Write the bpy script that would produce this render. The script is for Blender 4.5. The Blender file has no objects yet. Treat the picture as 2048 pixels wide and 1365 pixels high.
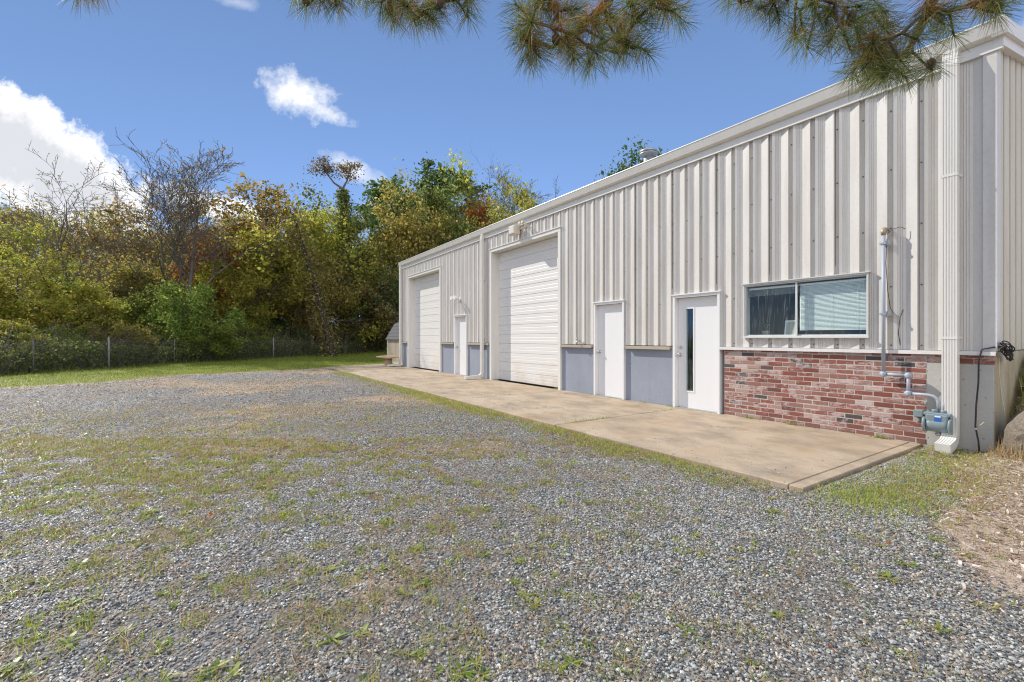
import bpy, math, random
import numpy as np
from mathutils import Vector, Matrix

# ------------------------------------------------------------------ frame
SC = bpy.context.scene
COL = SC.collection
FPX, CX, HY = 910.0, 1024.0, 677.0          # focal length, centre column and horizon row of the photo (px)
CAMH, DW = 1.31, 7.37                        # camera height, distance to the long wall
CA, SA = 0.5472, 0.8370
R = math.radians

def rf(r, f, z=0.0):
    """camera-plan (right, forward) -> world. World x runs along the long wall, y into the building."""
    return Vector((CA * r - SA * f, SA * r + CA * f - DW, z))

def rf_np(r, f):
    return CA * r - SA * f, SA * r + CA * f - DW

def to_rf(x, y):
    p = y + DW
    return CA * x + SA * p, -SA * x + CA * p

def pix(x, y, f):
    return rf((x - CX) / FPX * f, f, CAMH + (HY - y) / FPX * f)

def gnd(x, y, z=0.0):
    f = (CAMH - z) * FPX / (y - HY)
    return rf((x - CX) / FPX * f, f, z)

def wall(x, y=None, off=0.0):
    """photo pixel -> (x along the wall, z) on the plane y = off"""
    p = DW + off
    k = (CA - (FPX / CA * 0 + 1087.3) / (x - 429.0)) / SA
    s = k * p
    f = CA * p - SA * s
    return (s, None if y is None else CAMH + (HY - y) / FPX * f)

# ------------------------------------------------------------------ numpy noise
def _lattice(seed):
    return np.random.RandomState(seed).rand(256, 256)
_LAT = {}
def vnoise(x, y, seed=0):
    if seed not in _LAT: _LAT[seed] = _lattice(seed)
    L = _LAT[seed]
    xi, yi = np.floor(x).astype(int), np.floor(y).astype(int)
    fx, fy = x - xi, y - yi
    fx, fy = fx * fx * (3 - 2 * fx), fy * fy * (3 - 2 * fy)
    g = lambda a, b: L[a & 255, b & 255]
    return (g(xi, yi) * (1 - fx) + g(xi + 1, yi) * fx) * (1 - fy) + (g(xi, yi + 1) * (1 - fx) + g(xi + 1, yi + 1) * fx) * fy
def fbm(x, y, seed=0, o=4):
    t, a, s = 0, 0.5, 0
    for k in range(o):
        t = t + a * vnoise(x * 2 ** k + 17 * k, y * 2 ** k + 5 * k, seed + k); s += a; a *= 0.5
    return t / s
def sstep(a, b, x):
    t = np.clip((x - a) / (b - a), 0, 1)
    return t * t * (3 - 2 * t)

# ------------------------------------------------------------------ mesh helpers
def np_mesh(name, V, F, mats, parent=None, smooth=False, loc=None):
    """V (n,3), F (m,k) with constant k"""
    V = np.asarray(V, np.float32); F = np.asarray(F, np.int32)
    me = bpy.data.meshes.new(name)
    me.vertices.add(len(V)); me.vertices.foreach_set('co', V.ravel())
    k = F.shape[1]
    me.loops.add(F.size); me.loops.foreach_set('vertex_index', F.ravel())
    me.polygons.add(len(F)); me.polygons.foreach_set('loop_start', np.arange(0, F.size, k, dtype=np.int32))
    me.update(calc_edges=True)
    me.polygons.foreach_set('use_smooth', np.full(len(F), bool(smooth)))
    for m in (mats if isinstance(mats, (list, tuple)) else [mats]): me.materials.append(m)
    o = bpy.data.objects.new(name, me); COL.objects.link(o)
    if parent is not None: o.parent = parent
    if loc is not None: o.location = loc
    return o

class MB:
    def __init__(self): self.v, self.f, self.m, self.s = [], [], [], []
    def face(self, pts, mi=0, sm=False):
        n = len(self.v); self.v += [tuple(p) for p in pts]
        self.f.append(list(range(n, n + len(pts)))); self.m.append(mi); self.s.append(sm); return self
    def box(self, x0, x1, y0, y1, z0, z1, mi=0, bev=0.0):
        if bev <= 0:
            n = len(self.v)
            self.v += [(x0,y0,z0),(x1,y0,z0),(x1,y1,z0),(x0,y1,z0),(x0,y0,z1),(x1,y0,z1),(x1,y1,z1),(x0,y1,z1)]
            for q in ((0,3,2,1),(4,5,6,7),(0,1,5,4),(1,2,6,5),(2,3,7,6),(3,0,4,7)):
                self.f.append([n + i for i in q]); self.m.append(mi); self.s.append(False)
            return self
        b = bev; n = len(self.v); idx = {}
        for a in range(8):
            sx, sy, sz = a & 1, a >> 1 & 1, a >> 2 & 1
            X, Y, Z = (x1 if sx else x0), (y1 if sy else y0), (z1 if sz else z0)
            dx, dy, dz = (-b if sx else b), (-b if sy else b), (-b if sz else b)
            for k, p in enumerate(((X, Y+dy, Z+dz), (X+dx, Y, Z+dz), (X+dx, Y+dy, Z))):
                idx[(a, k)] = len(self.v); self.v.append(p)
        def add(q): self.f.append([idx[i] for i in q]); self.m.append(mi); self.s.append(False)
        add([(0,0),(4,0),(6,0),(2,0)]); add([(1,0),(3,0),(7,0),(5,0)])
        add([(0,1),(1,1),(5,1),(4,1)]); add([(2,1),(6,1),(7,1),(3,1)])
        add([(0,2),(2,2),(3,2),(1,2)]); add([(4,2),(5,2),(7,2),(6,2)])
        for a in range(8):
            for bit, (k1, k2) in ((1,(1,2)),(2,(0,2)),(4,(0,1))):
                if not a & bit:
                    c = a | bit; add([(a,k1),(c,k1),(c,k2),(a,k2)])
        for a in range(8): add([(a,0),(a,1),(a,2)])
        return self
    def tube(self, pts, rad, n=8, mi=0, cap=True, sm=True, up=None):
        pts = [Vector(p) for p in pts]
        if not isinstance(rad, (list, tuple)): rad = [rad] * len(pts)
        base = len(self.v); prev = None
        for i, p in enumerate(pts):
            t = (pts[min(i+1, len(pts)-1)] - pts[max(i-1, 0)])
            t = t.normalized() if t.length > 1e-9 else Vector((0,0,1))
            if prev is None:
                a = Vector((0,0,1)) if abs(t.z) < .9 else Vector((1,0,0))
                u = t.cross(a).normalized()
            else:
                u = (prev - t * prev.dot(t)); u = u.normalized() if u.length > 1e-6 else t.orthogonal().normalized()
            prev = u; w = t.cross(u)
            for k in range(n):
                a = 2 * math.pi * k / n
                self.v.append(tuple(p + (u * math.cos(a) + w * math.sin(a)) * rad[i]))
        for i in range(len(pts) - 1):
            for k in range(n):
                a, b = base + i*n + k, base + i*n + (k+1) % n
                self.f.append([a, b, b + n, a + n]); self.m.append(mi); self.s.append(sm)
        if cap:
            self.f.append([base + k for k in range(n)][::-1]); self.m.append(mi); self.s.append(False)
            e = base + (len(pts)-1)*n
            self.f.append([e + k for k in range(n)]); self.m.append(mi); self.s.append(False)
        return self
    def lathe(self, c, prof, n=20, mi=0, axis='z', sm=True):
        base = len(self.v); c = Vector(c)
        for (r_, h) in prof:
            for k in range(n):
                a = 2*math.pi*k/n; p = (r_*math.cos(a), r_*math.sin(a), h)
                if axis == 'x': p = (h, p[0], p[1])
                if axis == 'y': p = (p[0], h, p[1])
                self.v.append(tuple(c + Vector(p)))
        for i in range(len(prof)-1):
            for k in range(n):
                a, b = base+i*n+k, base+i*n+(k+1) % n
                self.f.append([a,b,b+n,a+n]); self.m.append(mi); self.s.append(sm)
        self.f.append([base+k for k in range(n)][::-1]); self.m.append(mi); self.s.append(False)
        e = base+(len(prof)-1)*n
        self.f.append([e+k for k in range(n)]); self.m.append(mi); self.s.append(False)
        return self
    def sweep(self, pts, prof, side, mi=0, cap=True):
        """closed 2-D profile (a along side, b along the normal) swept along pts with a fixed side vector"""
        pts = [Vector(p) for p in pts]; side = Vector(side).normalized(); base = len(self.v); n = len(prof)
        for i, p in enumerate(pts):
            d1 = (pts[i] - pts[i-1]).normalized() if i > 0 else None
            d2 = (pts[i+1] - pts[i]).normalized() if i < len(pts)-1 else None
            t = ((d1 or d2) + (d2 or d1)).normalized()
            nrm = side.cross(t).normalized()
            k = 1.0
            if d1 and d2: k = 1.0 / max(.5, t.dot(d1))
            for (a, b) in prof: self.v.append(tuple(p + side*a + nrm*b*k))
        for i in range(len(pts)-1):
            for k in range(n):
                a, b = base+i*n+k, base+i*n+(k+1) % n
                self.f.append([a,b,b+n,a+n]); self.m.append(mi); self.s.append(False)
        if cap:
            self.f.append([base+k for k in range(n)][::-1]); self.m.append(mi); self.s.append(False)
            e = base+(len(pts)-1)*n
            self.f.append([e+k for k in range(n)]); self.m.append(mi); self.s.append(False)
        return self
    def build(self, name, mats, parent=None, loc=None):
        me = bpy.data.meshes.new(name); me.from_pydata(self.v, [], self.f)
        for m in (mats if isinstance(mats, (list, tuple)) else [mats]): me.materials.append(m)
        me.polygons.foreach_set('material_index', self.m); me.polygons.foreach_set('use_smooth', self.s)
        me.update()
        import bmesh
        bm = bmesh.new(); bm.from_mesh(me); bmesh.ops.recalc_face_normals(bm, faces=bm.faces); bm.to_mesh(me); bm.free()
        o = bpy.data.objects.new(name, me); COL.objects.link(o)
        if parent is not None: o.parent = parent
        if loc is not None: o.location = loc
        return o

def tag(o, label=None, cat=None, group=None, kind=None):
    if label: o['label'] = label
    if cat: o['category'] = cat
    if group: o['group'] = group
    if kind: o['kind'] = kind
    return o
def empty(name, loc=(0,0,0), rz=0.0):
    o = bpy.data.objects.new(name, None); COL.objects.link(o); o.location = loc; o.rotation_euler = (0,0,rz)
    o.empty_display_size = .2
    return o
def rel(parent, mb):
    """build helper geometry is in world coordinates; shift to the parent's origin"""
    L = parent.location; mb.v = [(a-L.x, b-L.y, c-L.z) for a, b, c in mb.v]; return mb

# ------------------------------------------------------------------ materials
class NT:
    def __init__(self, name):
        self.mat = bpy.data.materials.new(name); self.mat.use_nodes = True
        self.t = self.mat.node_tree; self.t.nodes.clear()
        self.out = self.t.nodes.new('ShaderNodeOutputMaterial')
    def n(self, typ, ins=None, **kw):
        nd = self.t.nodes.new(typ)
        for k, v in kw.items(): setattr(nd, k, v)
        for k, v in (ins or {}).items(): self.set(nd, k, v)
        return nd
    def set(self, nd, k, v):
        s = nd.inputs[k]
        if hasattr(v, 'is_linked') or isinstance(v, bpy.types.NodeSocket): self.t.links.new(v, s)
        elif isinstance(v, bpy.types.Node): self.t.links.new(v.outputs[0], s)
        else: s.default_value = v
    def ramp(self, fac, stops, interp='LINEAR'):
        nd = self.t.nodes.new('ShaderNodeValToRGB'); cr = nd.color_ramp; cr.interpolation = interp
        while len(cr.elements) < len(stops): cr.elements.new(.5)
        for e, (p, c) in zip(cr.elements, stops):
            e.position = p; e.color = (*c, 1) if len(c) == 3 else c
        self.t.links.new(fac, nd.inputs[0]); return nd.outputs[0]
    def noise(self, scale, detail=4, rough=.55, vec=None, out='Fac'):
        nd = self.n('ShaderNodeTexNoise', {'Scale': scale, 'Detail': detail, 'Roughness': rough})
        if vec is not None: self.t.links.new(vec, nd.inputs['Vector'])
        return nd.outputs[out]
    def mix(self, fac, a, b, mode='MIX'):
        nd = self.t.nodes.new('ShaderNodeMix'); nd.data_type = 'RGBA'; nd.blend_type = mode
        for s, v in ((nd.inputs[0], fac), (nd.inputs[6], a), (nd.inputs[7], b)):
            if isinstance(v, bpy.types.NodeSocket): self.t.links.new(v, s)
            else: s.default_value = (*v, 1) if isinstance(v, tuple) and len(v) == 3 else v
        return nd.outputs[2]
    def math(self, op, a, b=None, c=None, clamp=False):
        nd = self.t.nodes.new('ShaderNodeMath'); nd.operation = op; nd.use_clamp = clamp
        for s, v in zip(nd.inputs, (a, b, c)):
            if v is None: continue
            if isinstance(v, bpy.types.NodeSocket): self.t.links.new(v, s)
            else: s.default_value = v
        return nd.outputs[0]
    def bump(self, h, strength=.4, dist=.01, normal=None):
        nd = self.n('ShaderNodeBump', {'Height': h, 'Strength': strength, 'Distance': dist})
        if normal is not None: self.t.links.new(normal, nd.inputs['Normal'])
        return nd.outputs[0]
    def pbr(self, col, rough=.6, metal=0.0, normal=None, spec=.4):
        b = self.n('ShaderNodeBsdfPrincipled')
        for k, v in (('Base Color', col), ('Roughness', rough), ('Metallic', metal), ('Specular IOR Level', spec)):
            if isinstance(v, tuple): v = (*v, 1)
            self.set(b, k, v)
        if normal is not None: self.t.links.new(normal, b.inputs['Normal'])
        self.t.links.new(b.outputs[0], self.out.inputs[0]); return b
    def obj(self): return self.n('ShaderNodeTexCoord').outputs['Object']
    def pos(self): return self.n('ShaderNodeNewGeometry').outputs['Position']
    def scaled(self, vec, s):
        nd = self.n('ShaderNodeMapping'); nd.inputs['Scale'].default_value = s; self.t.links.new(vec, nd.inputs[0]); return nd.outputs[0]

def paint(name, col, rough=.5, dirt=.12, dirtcol=(.30,.26,.20), metal=0.0, scale=3.0, streak=True, bump=.0, spec=.4):
    t = NT(name); p = t.pos()
    v = t.scaled(p, (1, 1, .12)) if streak else p
    n1 = t.noise(scale * 2.2, 5, .6, v); n2 = t.noise(scale * 9, 4, .6, p)
    f = t.math('MULTIPLY', t.ramp(n1, [(.40, (0,0,0)), (.75, (1,1,1))]), dirt)
    f2 = t.math('MULTIPLY', t.ramp(n2, [(.5, (0,0,0)), (.8, (1,1,1))]), dirt * .7)
    c = t.mix(f, col, dirtcol); c = t.mix(f2, c, dirtcol)
    nm = t.bump(n2, bump, .004) if bump else (t.bump(t.noise(1.7, 2, .5, t.scaled(p, (1, 1, .5))), .35, .03) if name.startswith('cream') else None)
    t.pbr(c, rough, metal, nm, spec); return t.mat

def leaf_mat(name, stops, trans=.5, rough=.45, hue=.03, spec=.45):
    t = NT(name); g = t.n('ShaderNodeNewGeometry'); oi = t.n('ShaderNodeObjectInfo')
    c = t.ramp(g.outputs['Random Per Island'], stops)
    hs = t.n('ShaderNodeHueSaturation', {'Hue': t.math('ADD', t.math('MULTIPLY', oi.outputs['Random'], hue), .5 - hue/2),
             'Saturation': 1.0, 'Value': t.math('ADD', t.math('MULTIPLY', oi.outputs['Random'], .3), .85), 'Color': c})
    b = t.n('ShaderNodeBsdfPrincipled', {'Base Color': hs.outputs[0], 'Roughness': rough, 'Specular IOR Level': spec})
    tr = t.n('ShaderNodeBsdfTranslucent', {'Color': hs.outputs[0]})
    m = t.n('ShaderNodeMixShader', {0: trans, 1: b.outputs[0], 2: tr.outputs[0]})
    t.t.links.new(m.outputs[0], t.out.inputs[0]); return t.mat

M = {}
M['siding_end'] = paint('shade_tinted_steel', (.55,.505,.41), .45, .35, (.36,.29,.18))  # same siding as the long wall, warm shade and ground bounce put into the colour
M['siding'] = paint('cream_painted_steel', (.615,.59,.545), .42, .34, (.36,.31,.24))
M['screw'] = paint('screw_head', (.16,.13,.11), .5, .1)
M['trim'] = paint('white_painted_trim', (.71,.69,.64), .45, .16, (.4,.35,.27))
M['gutter'] = paint('white_gutter_enamel', (.70,.68,.625), .38, .16, (.38,.34,.26))
M['white'] = paint('white_door_enamel', (.76,.75,.735), .42, .06, (.45,.42,.36))
M['ledge'] = paint('beige_ledge_metal', (.42,.37,.29), .5, .25)
M['ledge_white'] = paint('white_ledge_metal', (.72,.69,.66), .5, .2)
M['hinge'] = paint('dark_hinge_steel', (.12,.105,.095), .5, .1, metal=.5)
M['alu'] = paint('pale_aluminium', (.60,.60,.575), .4, .15)
M['steel'] = paint('brushed_steel', (.55,.54,.52), .35, .1, metal=.8)
M['galv'] = paint('galvanised_steel', (.42,.44,.46), .42, .2, (.3,.3,.28), metal=.55)
M['post'] = paint('dull_steel_post', (.22,.22,.21), .6, .3)
M['oldwire'] = paint('dull_old_wire', (.12,.115,.10), .7, .3)
M['pipe'] = paint('grey_painted_pipe', (.36,.40,.46), .45, .15, (.26,.25,.24))
M['meter'] = paint('grey_green_meter_enamel', (.20,.26,.27), .42, .3, (.16,.12,.08))
M['brass'] = paint('weathered_brass', (.38,.30,.22), .45, .2, metal=.4)
M['black_cable'] = paint('black_cable_rubber', (.018,.018,.02), .5, .1)
M['pale_cable'] = paint('pale_cable_sheath', (.55,.50,.30), .5, .1)
M['beige_box'] = paint('beige_lamp_housing', (.62,.56,.45), .5, .2)
M['lens'] = paint('frosted_lens', (.72,.68,.60), .2, .1)
M['black'] = paint('black_rubber', (.02,.02,.02), .6, .0)
M['seal'] = paint('grey_caulk', (.32,.31,.29), .7, .2)
M['blue'] = paint('blue_sticker', (.03,.12,.42), .4, .0)
M['sticker_white'] = paint('white_sticker', (.72,.78,.85), .4, .0)
M['red'] = paint('red_plastic', (.36,.03,.04), .4, .0)
M['mortar'] = paint('pale_mortar', (.50,.455,.41), .9, .35, (.28,.22,.18), bump=.5)
M['inside'] = paint('office_wall_paint', (.46,.48,.45), .8, .1, streak=False)
M['slat'] = paint('white_blind_slat', (.80,.82,.79), .5, .05)
M['picture'] = paint('picture_card', (.46,.40,.34), .5, .1)
M['wood'] = paint('weathered_pine_wood', (.46,.33,.19), .75, .35, (.25,.18,.11))
M['shed_wall'] = paint('tan_shed_siding', (.46,.38,.29), .7, .25)
M['roof'] = paint('dark_roof_steel', (.20,.21,.22), .45, .2)

# garage door enamel: fine horizontal embossing and rusty splash low down
t = NT('white_sectional_door_enamel'); p = t.pos()
st = t.scaled(p, (.5, .5, 6)); n1 = t.noise(5, 5, .6, st)
sep = t.n('ShaderNodeSeparateXYZ', {0: p})
low = t.ramp(sep.outputs['Z'], [(0.0, (1,1,1)), (.75, (0,0,0))])
blot = t.ramp(t.noise(1.6, 5, .65, p), [(.42, (0,0,0)), (.68, (1,1,1))])
c = t.mix(t.math('MULTIPLY', t.ramp(n1, [(.5, (0,0,0)), (.8, (1,1,1))]), .14), (.72,.70,.66), (.40,.36,.30))
c = t.mix(t.math('MULTIPLY', t.math('MULTIPLY', low, blot), .55), c, (.52,.38,.22))
t.pbr(c, .45, 0, None, .4); M['garage'] = t.mat

# painted concrete (blue grey) with pits
def concrete(name, col, col2, pit=.5, scale=1.0, stain=None):
    t = NT(name); p = t.pos()
    n1 = t.noise(1.5*scale, 6, .65, p); n2 = t.noise(38*scale, 5, .7, p)
    vo = t.n('ShaderNodeTexVoronoi', {'Scale': 17*scale, 'Randomness': 1.0, 'Vector': p})
    wn = t.n('ShaderNodeTexWhiteNoise', {'Vector': vo.outputs['Position']})
    pits = t.math('MULTIPLY', t.ramp(vo.outputs['Distance'], [(.10, (1,1,1)), (.20, (0,0,0))]), t.math('GREATER_THAN', wn.outputs['Value'], .66))
    c = t.mix(t.ramp(n1, [(.3, (0,0,0)), (.7, (1,1,1))]), col, col2)
    c = t.mix(t.math('MULTIPLY', t.ramp(n2, [(.45, (0,0,0)), (.7, (1,1,1))]), .25), c, tuple(x*.7 for x in col))
    c = t.mix(t.math('MULTIPLY', pits, .6*pit), c, tuple(x*.35 for x in col))
    if stain:
        sn = t.ramp(t.noise(2.2, 6, .7, t.scaled(p, (1, 1, .35))), [(.42, (0,0,0)), (.66, (1,1,1))])
        c = t.mix(t.math('MULTIPLY', sn, .8), c, stain)
    h = t.math('SUBTRACT', n2, t.math('MULTIPLY', pits, 1.2*pit))
    t.pbr(c, .75, 0, t.bump(h, .5, .006), .25); return t.mat
M['bluegrey'] = concrete('blue_grey_painted_concrete', (.26,.285,.335), (.31,.335,.38), .8)
M['parge'] = concrete('grey_parged_concrete', (.40,.39,.355), (.50,.485,.44), .9)
M['endbase'] = concrete('stained_tan_concrete', (.42,.37,.26), (.56,.52,.42), .4, 1.0, (.30,.20,.08))

# slab: warm exposed concrete with stains and tyre marks
t = NT('warm_concrete_paving'); p = t.pos()
n1 = t.noise(.55, 6, .6, p); n2 = t.noise(90, 3, .7, p); n3 = t.noise(1.9, 7, .72, t.scaled(p, (.75, 1.05, 1)))
c = t.mix(t.ramp(n1, [(.35, (0,0,0)), (.68, (1,1,1))]), (.43,.33,.225), (.545,.435,.32))
c = t.mix(t.math('MULTIPLY', t.ramp(n3, [(.44, (0,0,0)), (.70, (1,1,1))]), .82), c, (.18,.15,.115))
c = t.mix(t.math('MULTIPLY', t.ramp(t.noise(1.1, 5, .7, t.scaled(p, (1.7, .8, 1))), [(.56, (0,0,0)), (.74, (1,1,1))]), .6), c, (.46,.27,.10))
c = t.mix(t.math('MULTIPLY', t.ramp(n2, [(.35, (1,1,1)), (.62, (0,0,0))]), .45), c, (.17,.14,.10))
cv = t.n('ShaderNodeTexVoronoi', {'Scale': .33, 'Vector': t.n('ShaderNodeVectorMath', {0: p, 1: t.n('ShaderNodeVectorMath', {0: t.noise(2.5, 5, .6, p, 'Color'), 'Scale': .5}, operation='SCALE').outputs[0]}, operation='ADD').outputs[0]}, feature='DISTANCE_TO_EDGE')
ck = t.math('MULTIPLY', t.ramp(cv.outputs['Distance'], [(.0, (1,1,1)), (.004, (0,0,0))]), t.ramp(t.noise(.6, 2, .5, p), [(.52, (0,0,0)), (.56, (1,1,1))]))
c = t.mix(t.math('MULTIPLY', ck, .7), c, (.09,.075,.06))
t.pbr(c, .8, 0, t.bump(n2, .5, .003), .25); M['slab'] = t.mat

# bricks: one colour per brick, pale wash in blotches
t = NT('old_red_brick'); g = t.n('ShaderNodeNewGeometry'); p = t.pos()
c = t.ramp(g.outputs['Random Per Island'], [(0, (.085,.075,.07)), (.07, (.10,.085,.08)), (.09, (.19,.07,.052)), (.35, (.245,.082,.058)), (.6, (.29,.115,.085)), (.74, (.28,.145,.115)), (.9, (.36,.21,.175)), (1, (.48,.38,.33))], 'LINEAR')
wn = t.n('ShaderNodeTexWhiteNoise', {'W': g.outputs['Random Per Island']}, noise_dimensions='1D')
nz = t.noise(16, 6, .75, t.scaled(p, (.7, 1, 1.4)))
zone = t.noise(1.5, 3, .5, p)
zz = t.n('ShaderNodeSeparateXYZ', {0: p}).outputs['Z']
amt = t.math('ADD', t.math('ADD', t.math('MULTIPLY', wn.outputs['Value'], .24), t.math('MULTIPLY', zone, .16)), -.215)
wash = t.ramp(t.math('ADD', nz, amt), [(.50, (0,0,0)), (.63, (1,1,1))])
c = t.mix(t.math('MULTIPLY', wash, .72), c, (.56,.46,.42))
c = t.mix(t.ramp(zz, [(.0, (.5,.5,.5)), (.14, (0,0,0))]), c, (.22,.15,.11))
c = t.mix(t.math('MULTIPLY', t.ramp(t.noise(60, 4, .7, p), [(.5, (0,0,0)), (.75, (1,1,1))]), .3), c, (.09,.06,.05))
t.pbr(c, .85, 0, t.bump(t.noise(70, 4, .7, p), .5, .004), .2); M['brick'] = t.mat

# window glass: clear sheet, tinted slightly, reflecting by Fresnel
t = NT('window_glass')
bf_ = t.n('ShaderNodeNewGeometry').outputs['Backfacing']
fr = t.n('ShaderNodeFresnel', {'IOR': t.math('ADD', t.math('MULTIPLY', bf_, 1/1.6 - 1.6), 1.6)})
p = t.pos(); strk = t.ramp(t.noise(10, 4, .7, t.scaled(p, (5, 1, .35))), [(.52, (0,0,0)), (.75, (1,1,1))])
tr = t.n('ShaderNodeBsdfTransparent', {'Color': (.90, .975, .96, 1)})
gl = t.n('ShaderNodeBsdfGlossy', {'Color': (.85,.97,1,1), 'Roughness': .02})
df = t.n('ShaderNodeBsdfDiffuse', {'Color': (.55,.62,.62,1)})
m1 = t.n('ShaderNodeMixShader', {0: fr.outputs[0], 1: tr.outputs[0], 2: gl.outputs[0]})
m2 = t.n('ShaderNodeMixShader', {0: t.math('MULTIPLY', strk, .22), 1: m1.outputs[0], 2: df.outputs[0]})
t.t.links.new(m2.outputs[0], t.out.inputs[0]); M['glass'] = t.mat

def bark(name, a, b, sc=1.0):
    t = NT(name); p = t.obj()
    n1 = t.noise(9*sc, 6, .7, t.scaled(p, (1, 1, .22)))
    t.pbr(t.mix(n1, a, b), .9, 0, t.bump(n1, .8, .02), .15); return t.mat
M['bark'] = bark('grey_brown_bark', (.075,.062,.05), (.23,.195,.165))
M['bark_dark'] = bark('dark_bark', (.03,.024,.02), (.10,.08,.065))
M['bark_pine'] = bark('pine_bark', (.05,.035,.028), (.17,.12,.09), 4)

M['lf_olive'] = leaf_mat('olive_autumn_leaves', [(0,(0.120,0.174,0.038)), (.35,(0.271,0.304,0.060)), (.6,(0.456,0.434,0.086)), (.82,(0.456,0.326,0.086)), (1,(0.629,0.521,0.152))], 0.6, .5, .03, 0.25)
M['lf_yellow'] = leaf_mat('yellow_green_leaves', [(0,(0.192,0.232,0.041)), (.4,(0.383,0.403,0.060)), (.75,(0.564,0.514,0.081)), (1,(0.625,0.484,0.111))], 0.62, .5, .03, 0.25)
M['lf_green'] = leaf_mat('green_leaves', [(0,(0.104,0.155,0.031)), (.5,(0.239,0.310,0.051)), (.85,(0.414,0.445,0.093)), (1,(0.559,0.517,0.145))], 0.6, .5, .03, 0.25)
M['lf_brown'] = leaf_mat('russet_oak_leaves', [(0,(0.144,0.138,0.039)), (.3,(0.287,0.254,0.061)), (.6,(0.442,0.353,0.088)), (.85,(0.508,0.320,0.083)), (1,(0.662,0.508,0.188))], 0.6, .5, .03, 0.25)
M['lf_russet'] = leaf_mat('dark_russet_leaves', [(0,(.07,.06,.03)), (.5,(.17,.12,.05)), (.85,(.30,.19,.07)), (1,(.44,.34,.15))], .4, .5, .03, .25)
M['lf_orange'] = leaf_mat('orange_maple_leaves', [(0,(0.401,0.120,0.027)), (.5,(0.562,0.187,0.027)), (1,(0.562,0.294,0.053))], 0.6, .5, .03, 0.25)
M['lf_dark'] = leaf_mat('dark_evergreen_leaves', [(0,(0.047,0.092,0.031)), (.6,(0.092,0.155,0.047)), (1,(0.181,0.246,0.065))], 0.4, .5, .03, 0.25)
M['lf_oakgreen'] = leaf_mat('deep_green_oak_leaves', [(0,(0.069,0.098,0.029)), (.5,(0.149,0.194,0.046)), (.85,(0.275,0.286,0.069)), (1,(0.503,0.412,0.114))], 0.5, .5, .03, 0.25)
M['lf_thicket'] = leaf_mat('thicket_leaves', [(0,(0.114,0.105,0.048)), (.4,(0.247,0.229,0.077)), (.75,(0.381,0.286,0.114)), (1,(0.647,0.533,0.190))], 0.5, .5, .03, 0.25)
M['grass'] = leaf_mat('grass_blades', [(0,(.17,.28,.035)), (.5,(.32,.40,.055)), (.8,(.48,.48,.09)), (1,(.62,.50,.19))], .5, .5, 0)
M['lawn'] = leaf_mat('lawn_blades', [(0,(.16,.24,.03)), (.6,(.30,.36,.05)), (1,(.46,.42,.10))], .55, .5, 0)
M['dry'] = leaf_mat('dry_grass', [(0,(0.288,0.180,0.084)), (.5,(0.432,0.300,0.144)), (1,(0.600,0.480,0.264))], .35, .6, 0)
M['weed'] = leaf_mat('weed_leaves', [(0,(.14,.25,.035)), (.5,(.28,.37,.06)), (.85,(.44,.48,.10)), (1,(.62,.52,.17))], .5, .4, 0)
M['straw'] = leaf_mat('fallen_pine_needles', [(0,(.26,.15,.075)), (.5,(.38,.24,.12)), (1,(.52,.38,.20))], .2, .55, 0)
M['chips'] = leaf_mat('wood_chips', [(0,(0.176,0.114,0.075)), (.4,(0.387,0.282,0.202)), (.75,(0.546,0.440,0.361)), (1,(0.704,0.651,0.590))], .0, .8, 0)
M['needle'] = leaf_mat('pine_needles', [(0,(.05,.10,.03)), (.5,(.13,.19,.05)), (.85,(.28,.29,.07)), (1,(.50,.40,.12))], .35, .5, 0, .2)
M['needle_dead'] = leaf_mat('dead_pine_needles', [(0,(0.182,0.077,0.028)), (.5,(0.364,0.168,0.049)), (1,(0.504,0.336,0.112))], .35, .6, 0, .15)

# crushed stone
t = NT('crushed_grey_stone'); g = t.n('ShaderNodeNewGeometry'); p = t.pos()
c = t.ramp(g.outputs['Random Per Island'], [(0,(.055,.058,.055)), (.3,(.20,.209,.197)), (.7,(.46,.472,.445)), (.86,(.64,.64,.595)), (.95,(.56,.44,.30)), (1,(.88,.86,.79))])
c = t.mix(t.math('MULTIPLY', t.noise(160, 4, .7, p), .5), c, (.075,.078,.08))
t.pbr(c, .42, 0, t.bump(t.noise(240, 3, .6, p), .3, .002), .4); M['stone'] = t.mat

# ground sheet: gravel / soil / grass / mulch by attributes
t = NT('yard_ground'); p = t.pos()
def att(nm): return t.n('ShaderNodeAttribute', attribute_name=nm).outputs['Fac']
nb = t.noise(2.2, 6, .7, p); nf = t.noise(13, 5, .7, p)
wob = t.math('MULTIPLY', t.math('ADD', t.math('ADD', nb, nf), -1.0), .9)
vo = t.n('ShaderNodeTexVoronoi', {'Scale': 44.0, 'Vector': p}); vo2 = t.n('ShaderNodeTexVoronoi', {'Scale': 21.0, 'Vector': p})
wn = t.n('ShaderNodeTexWhiteNoise', {'Vector': vo.outputs['Position']})
sc_ = t.ramp(wn.outputs['Value'], [(0,(.14,.143,.14)), (.4,(.29,.297,.287)), (.75,(.45,.455,.44)), (.93,(.54,.50,.45)), (1,(.72,.68,.62))])
gap = t.ramp(vo.outputs['Distance'], [(.25, (0,0,0)), (.75, (1,1,1))])
grav = t.mix(t.math('MULTIPLY', gap, .65), sc_, (.035,.034,.034)); grav = t.mix(t.math('MULTIPLY', att('fines'), .8), grav, (.165,.155,.14))
soil = t.mix(t.noise(30, 5, .75, p), (.22,.15,.09), (.50,.38,.25))
gras = t.mix(t.noise(22, 5, .75, p), (.10,.14,.02), (.26,.28,.05))
mul = t.mix(t.noise(55, 5, .8, p), (.28,.205,.15), (.60,.50,.40))
wood = t.mix(t.noise(8, 5, .75, p), (.03,.024,.016), (.11,.08,.045))
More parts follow.
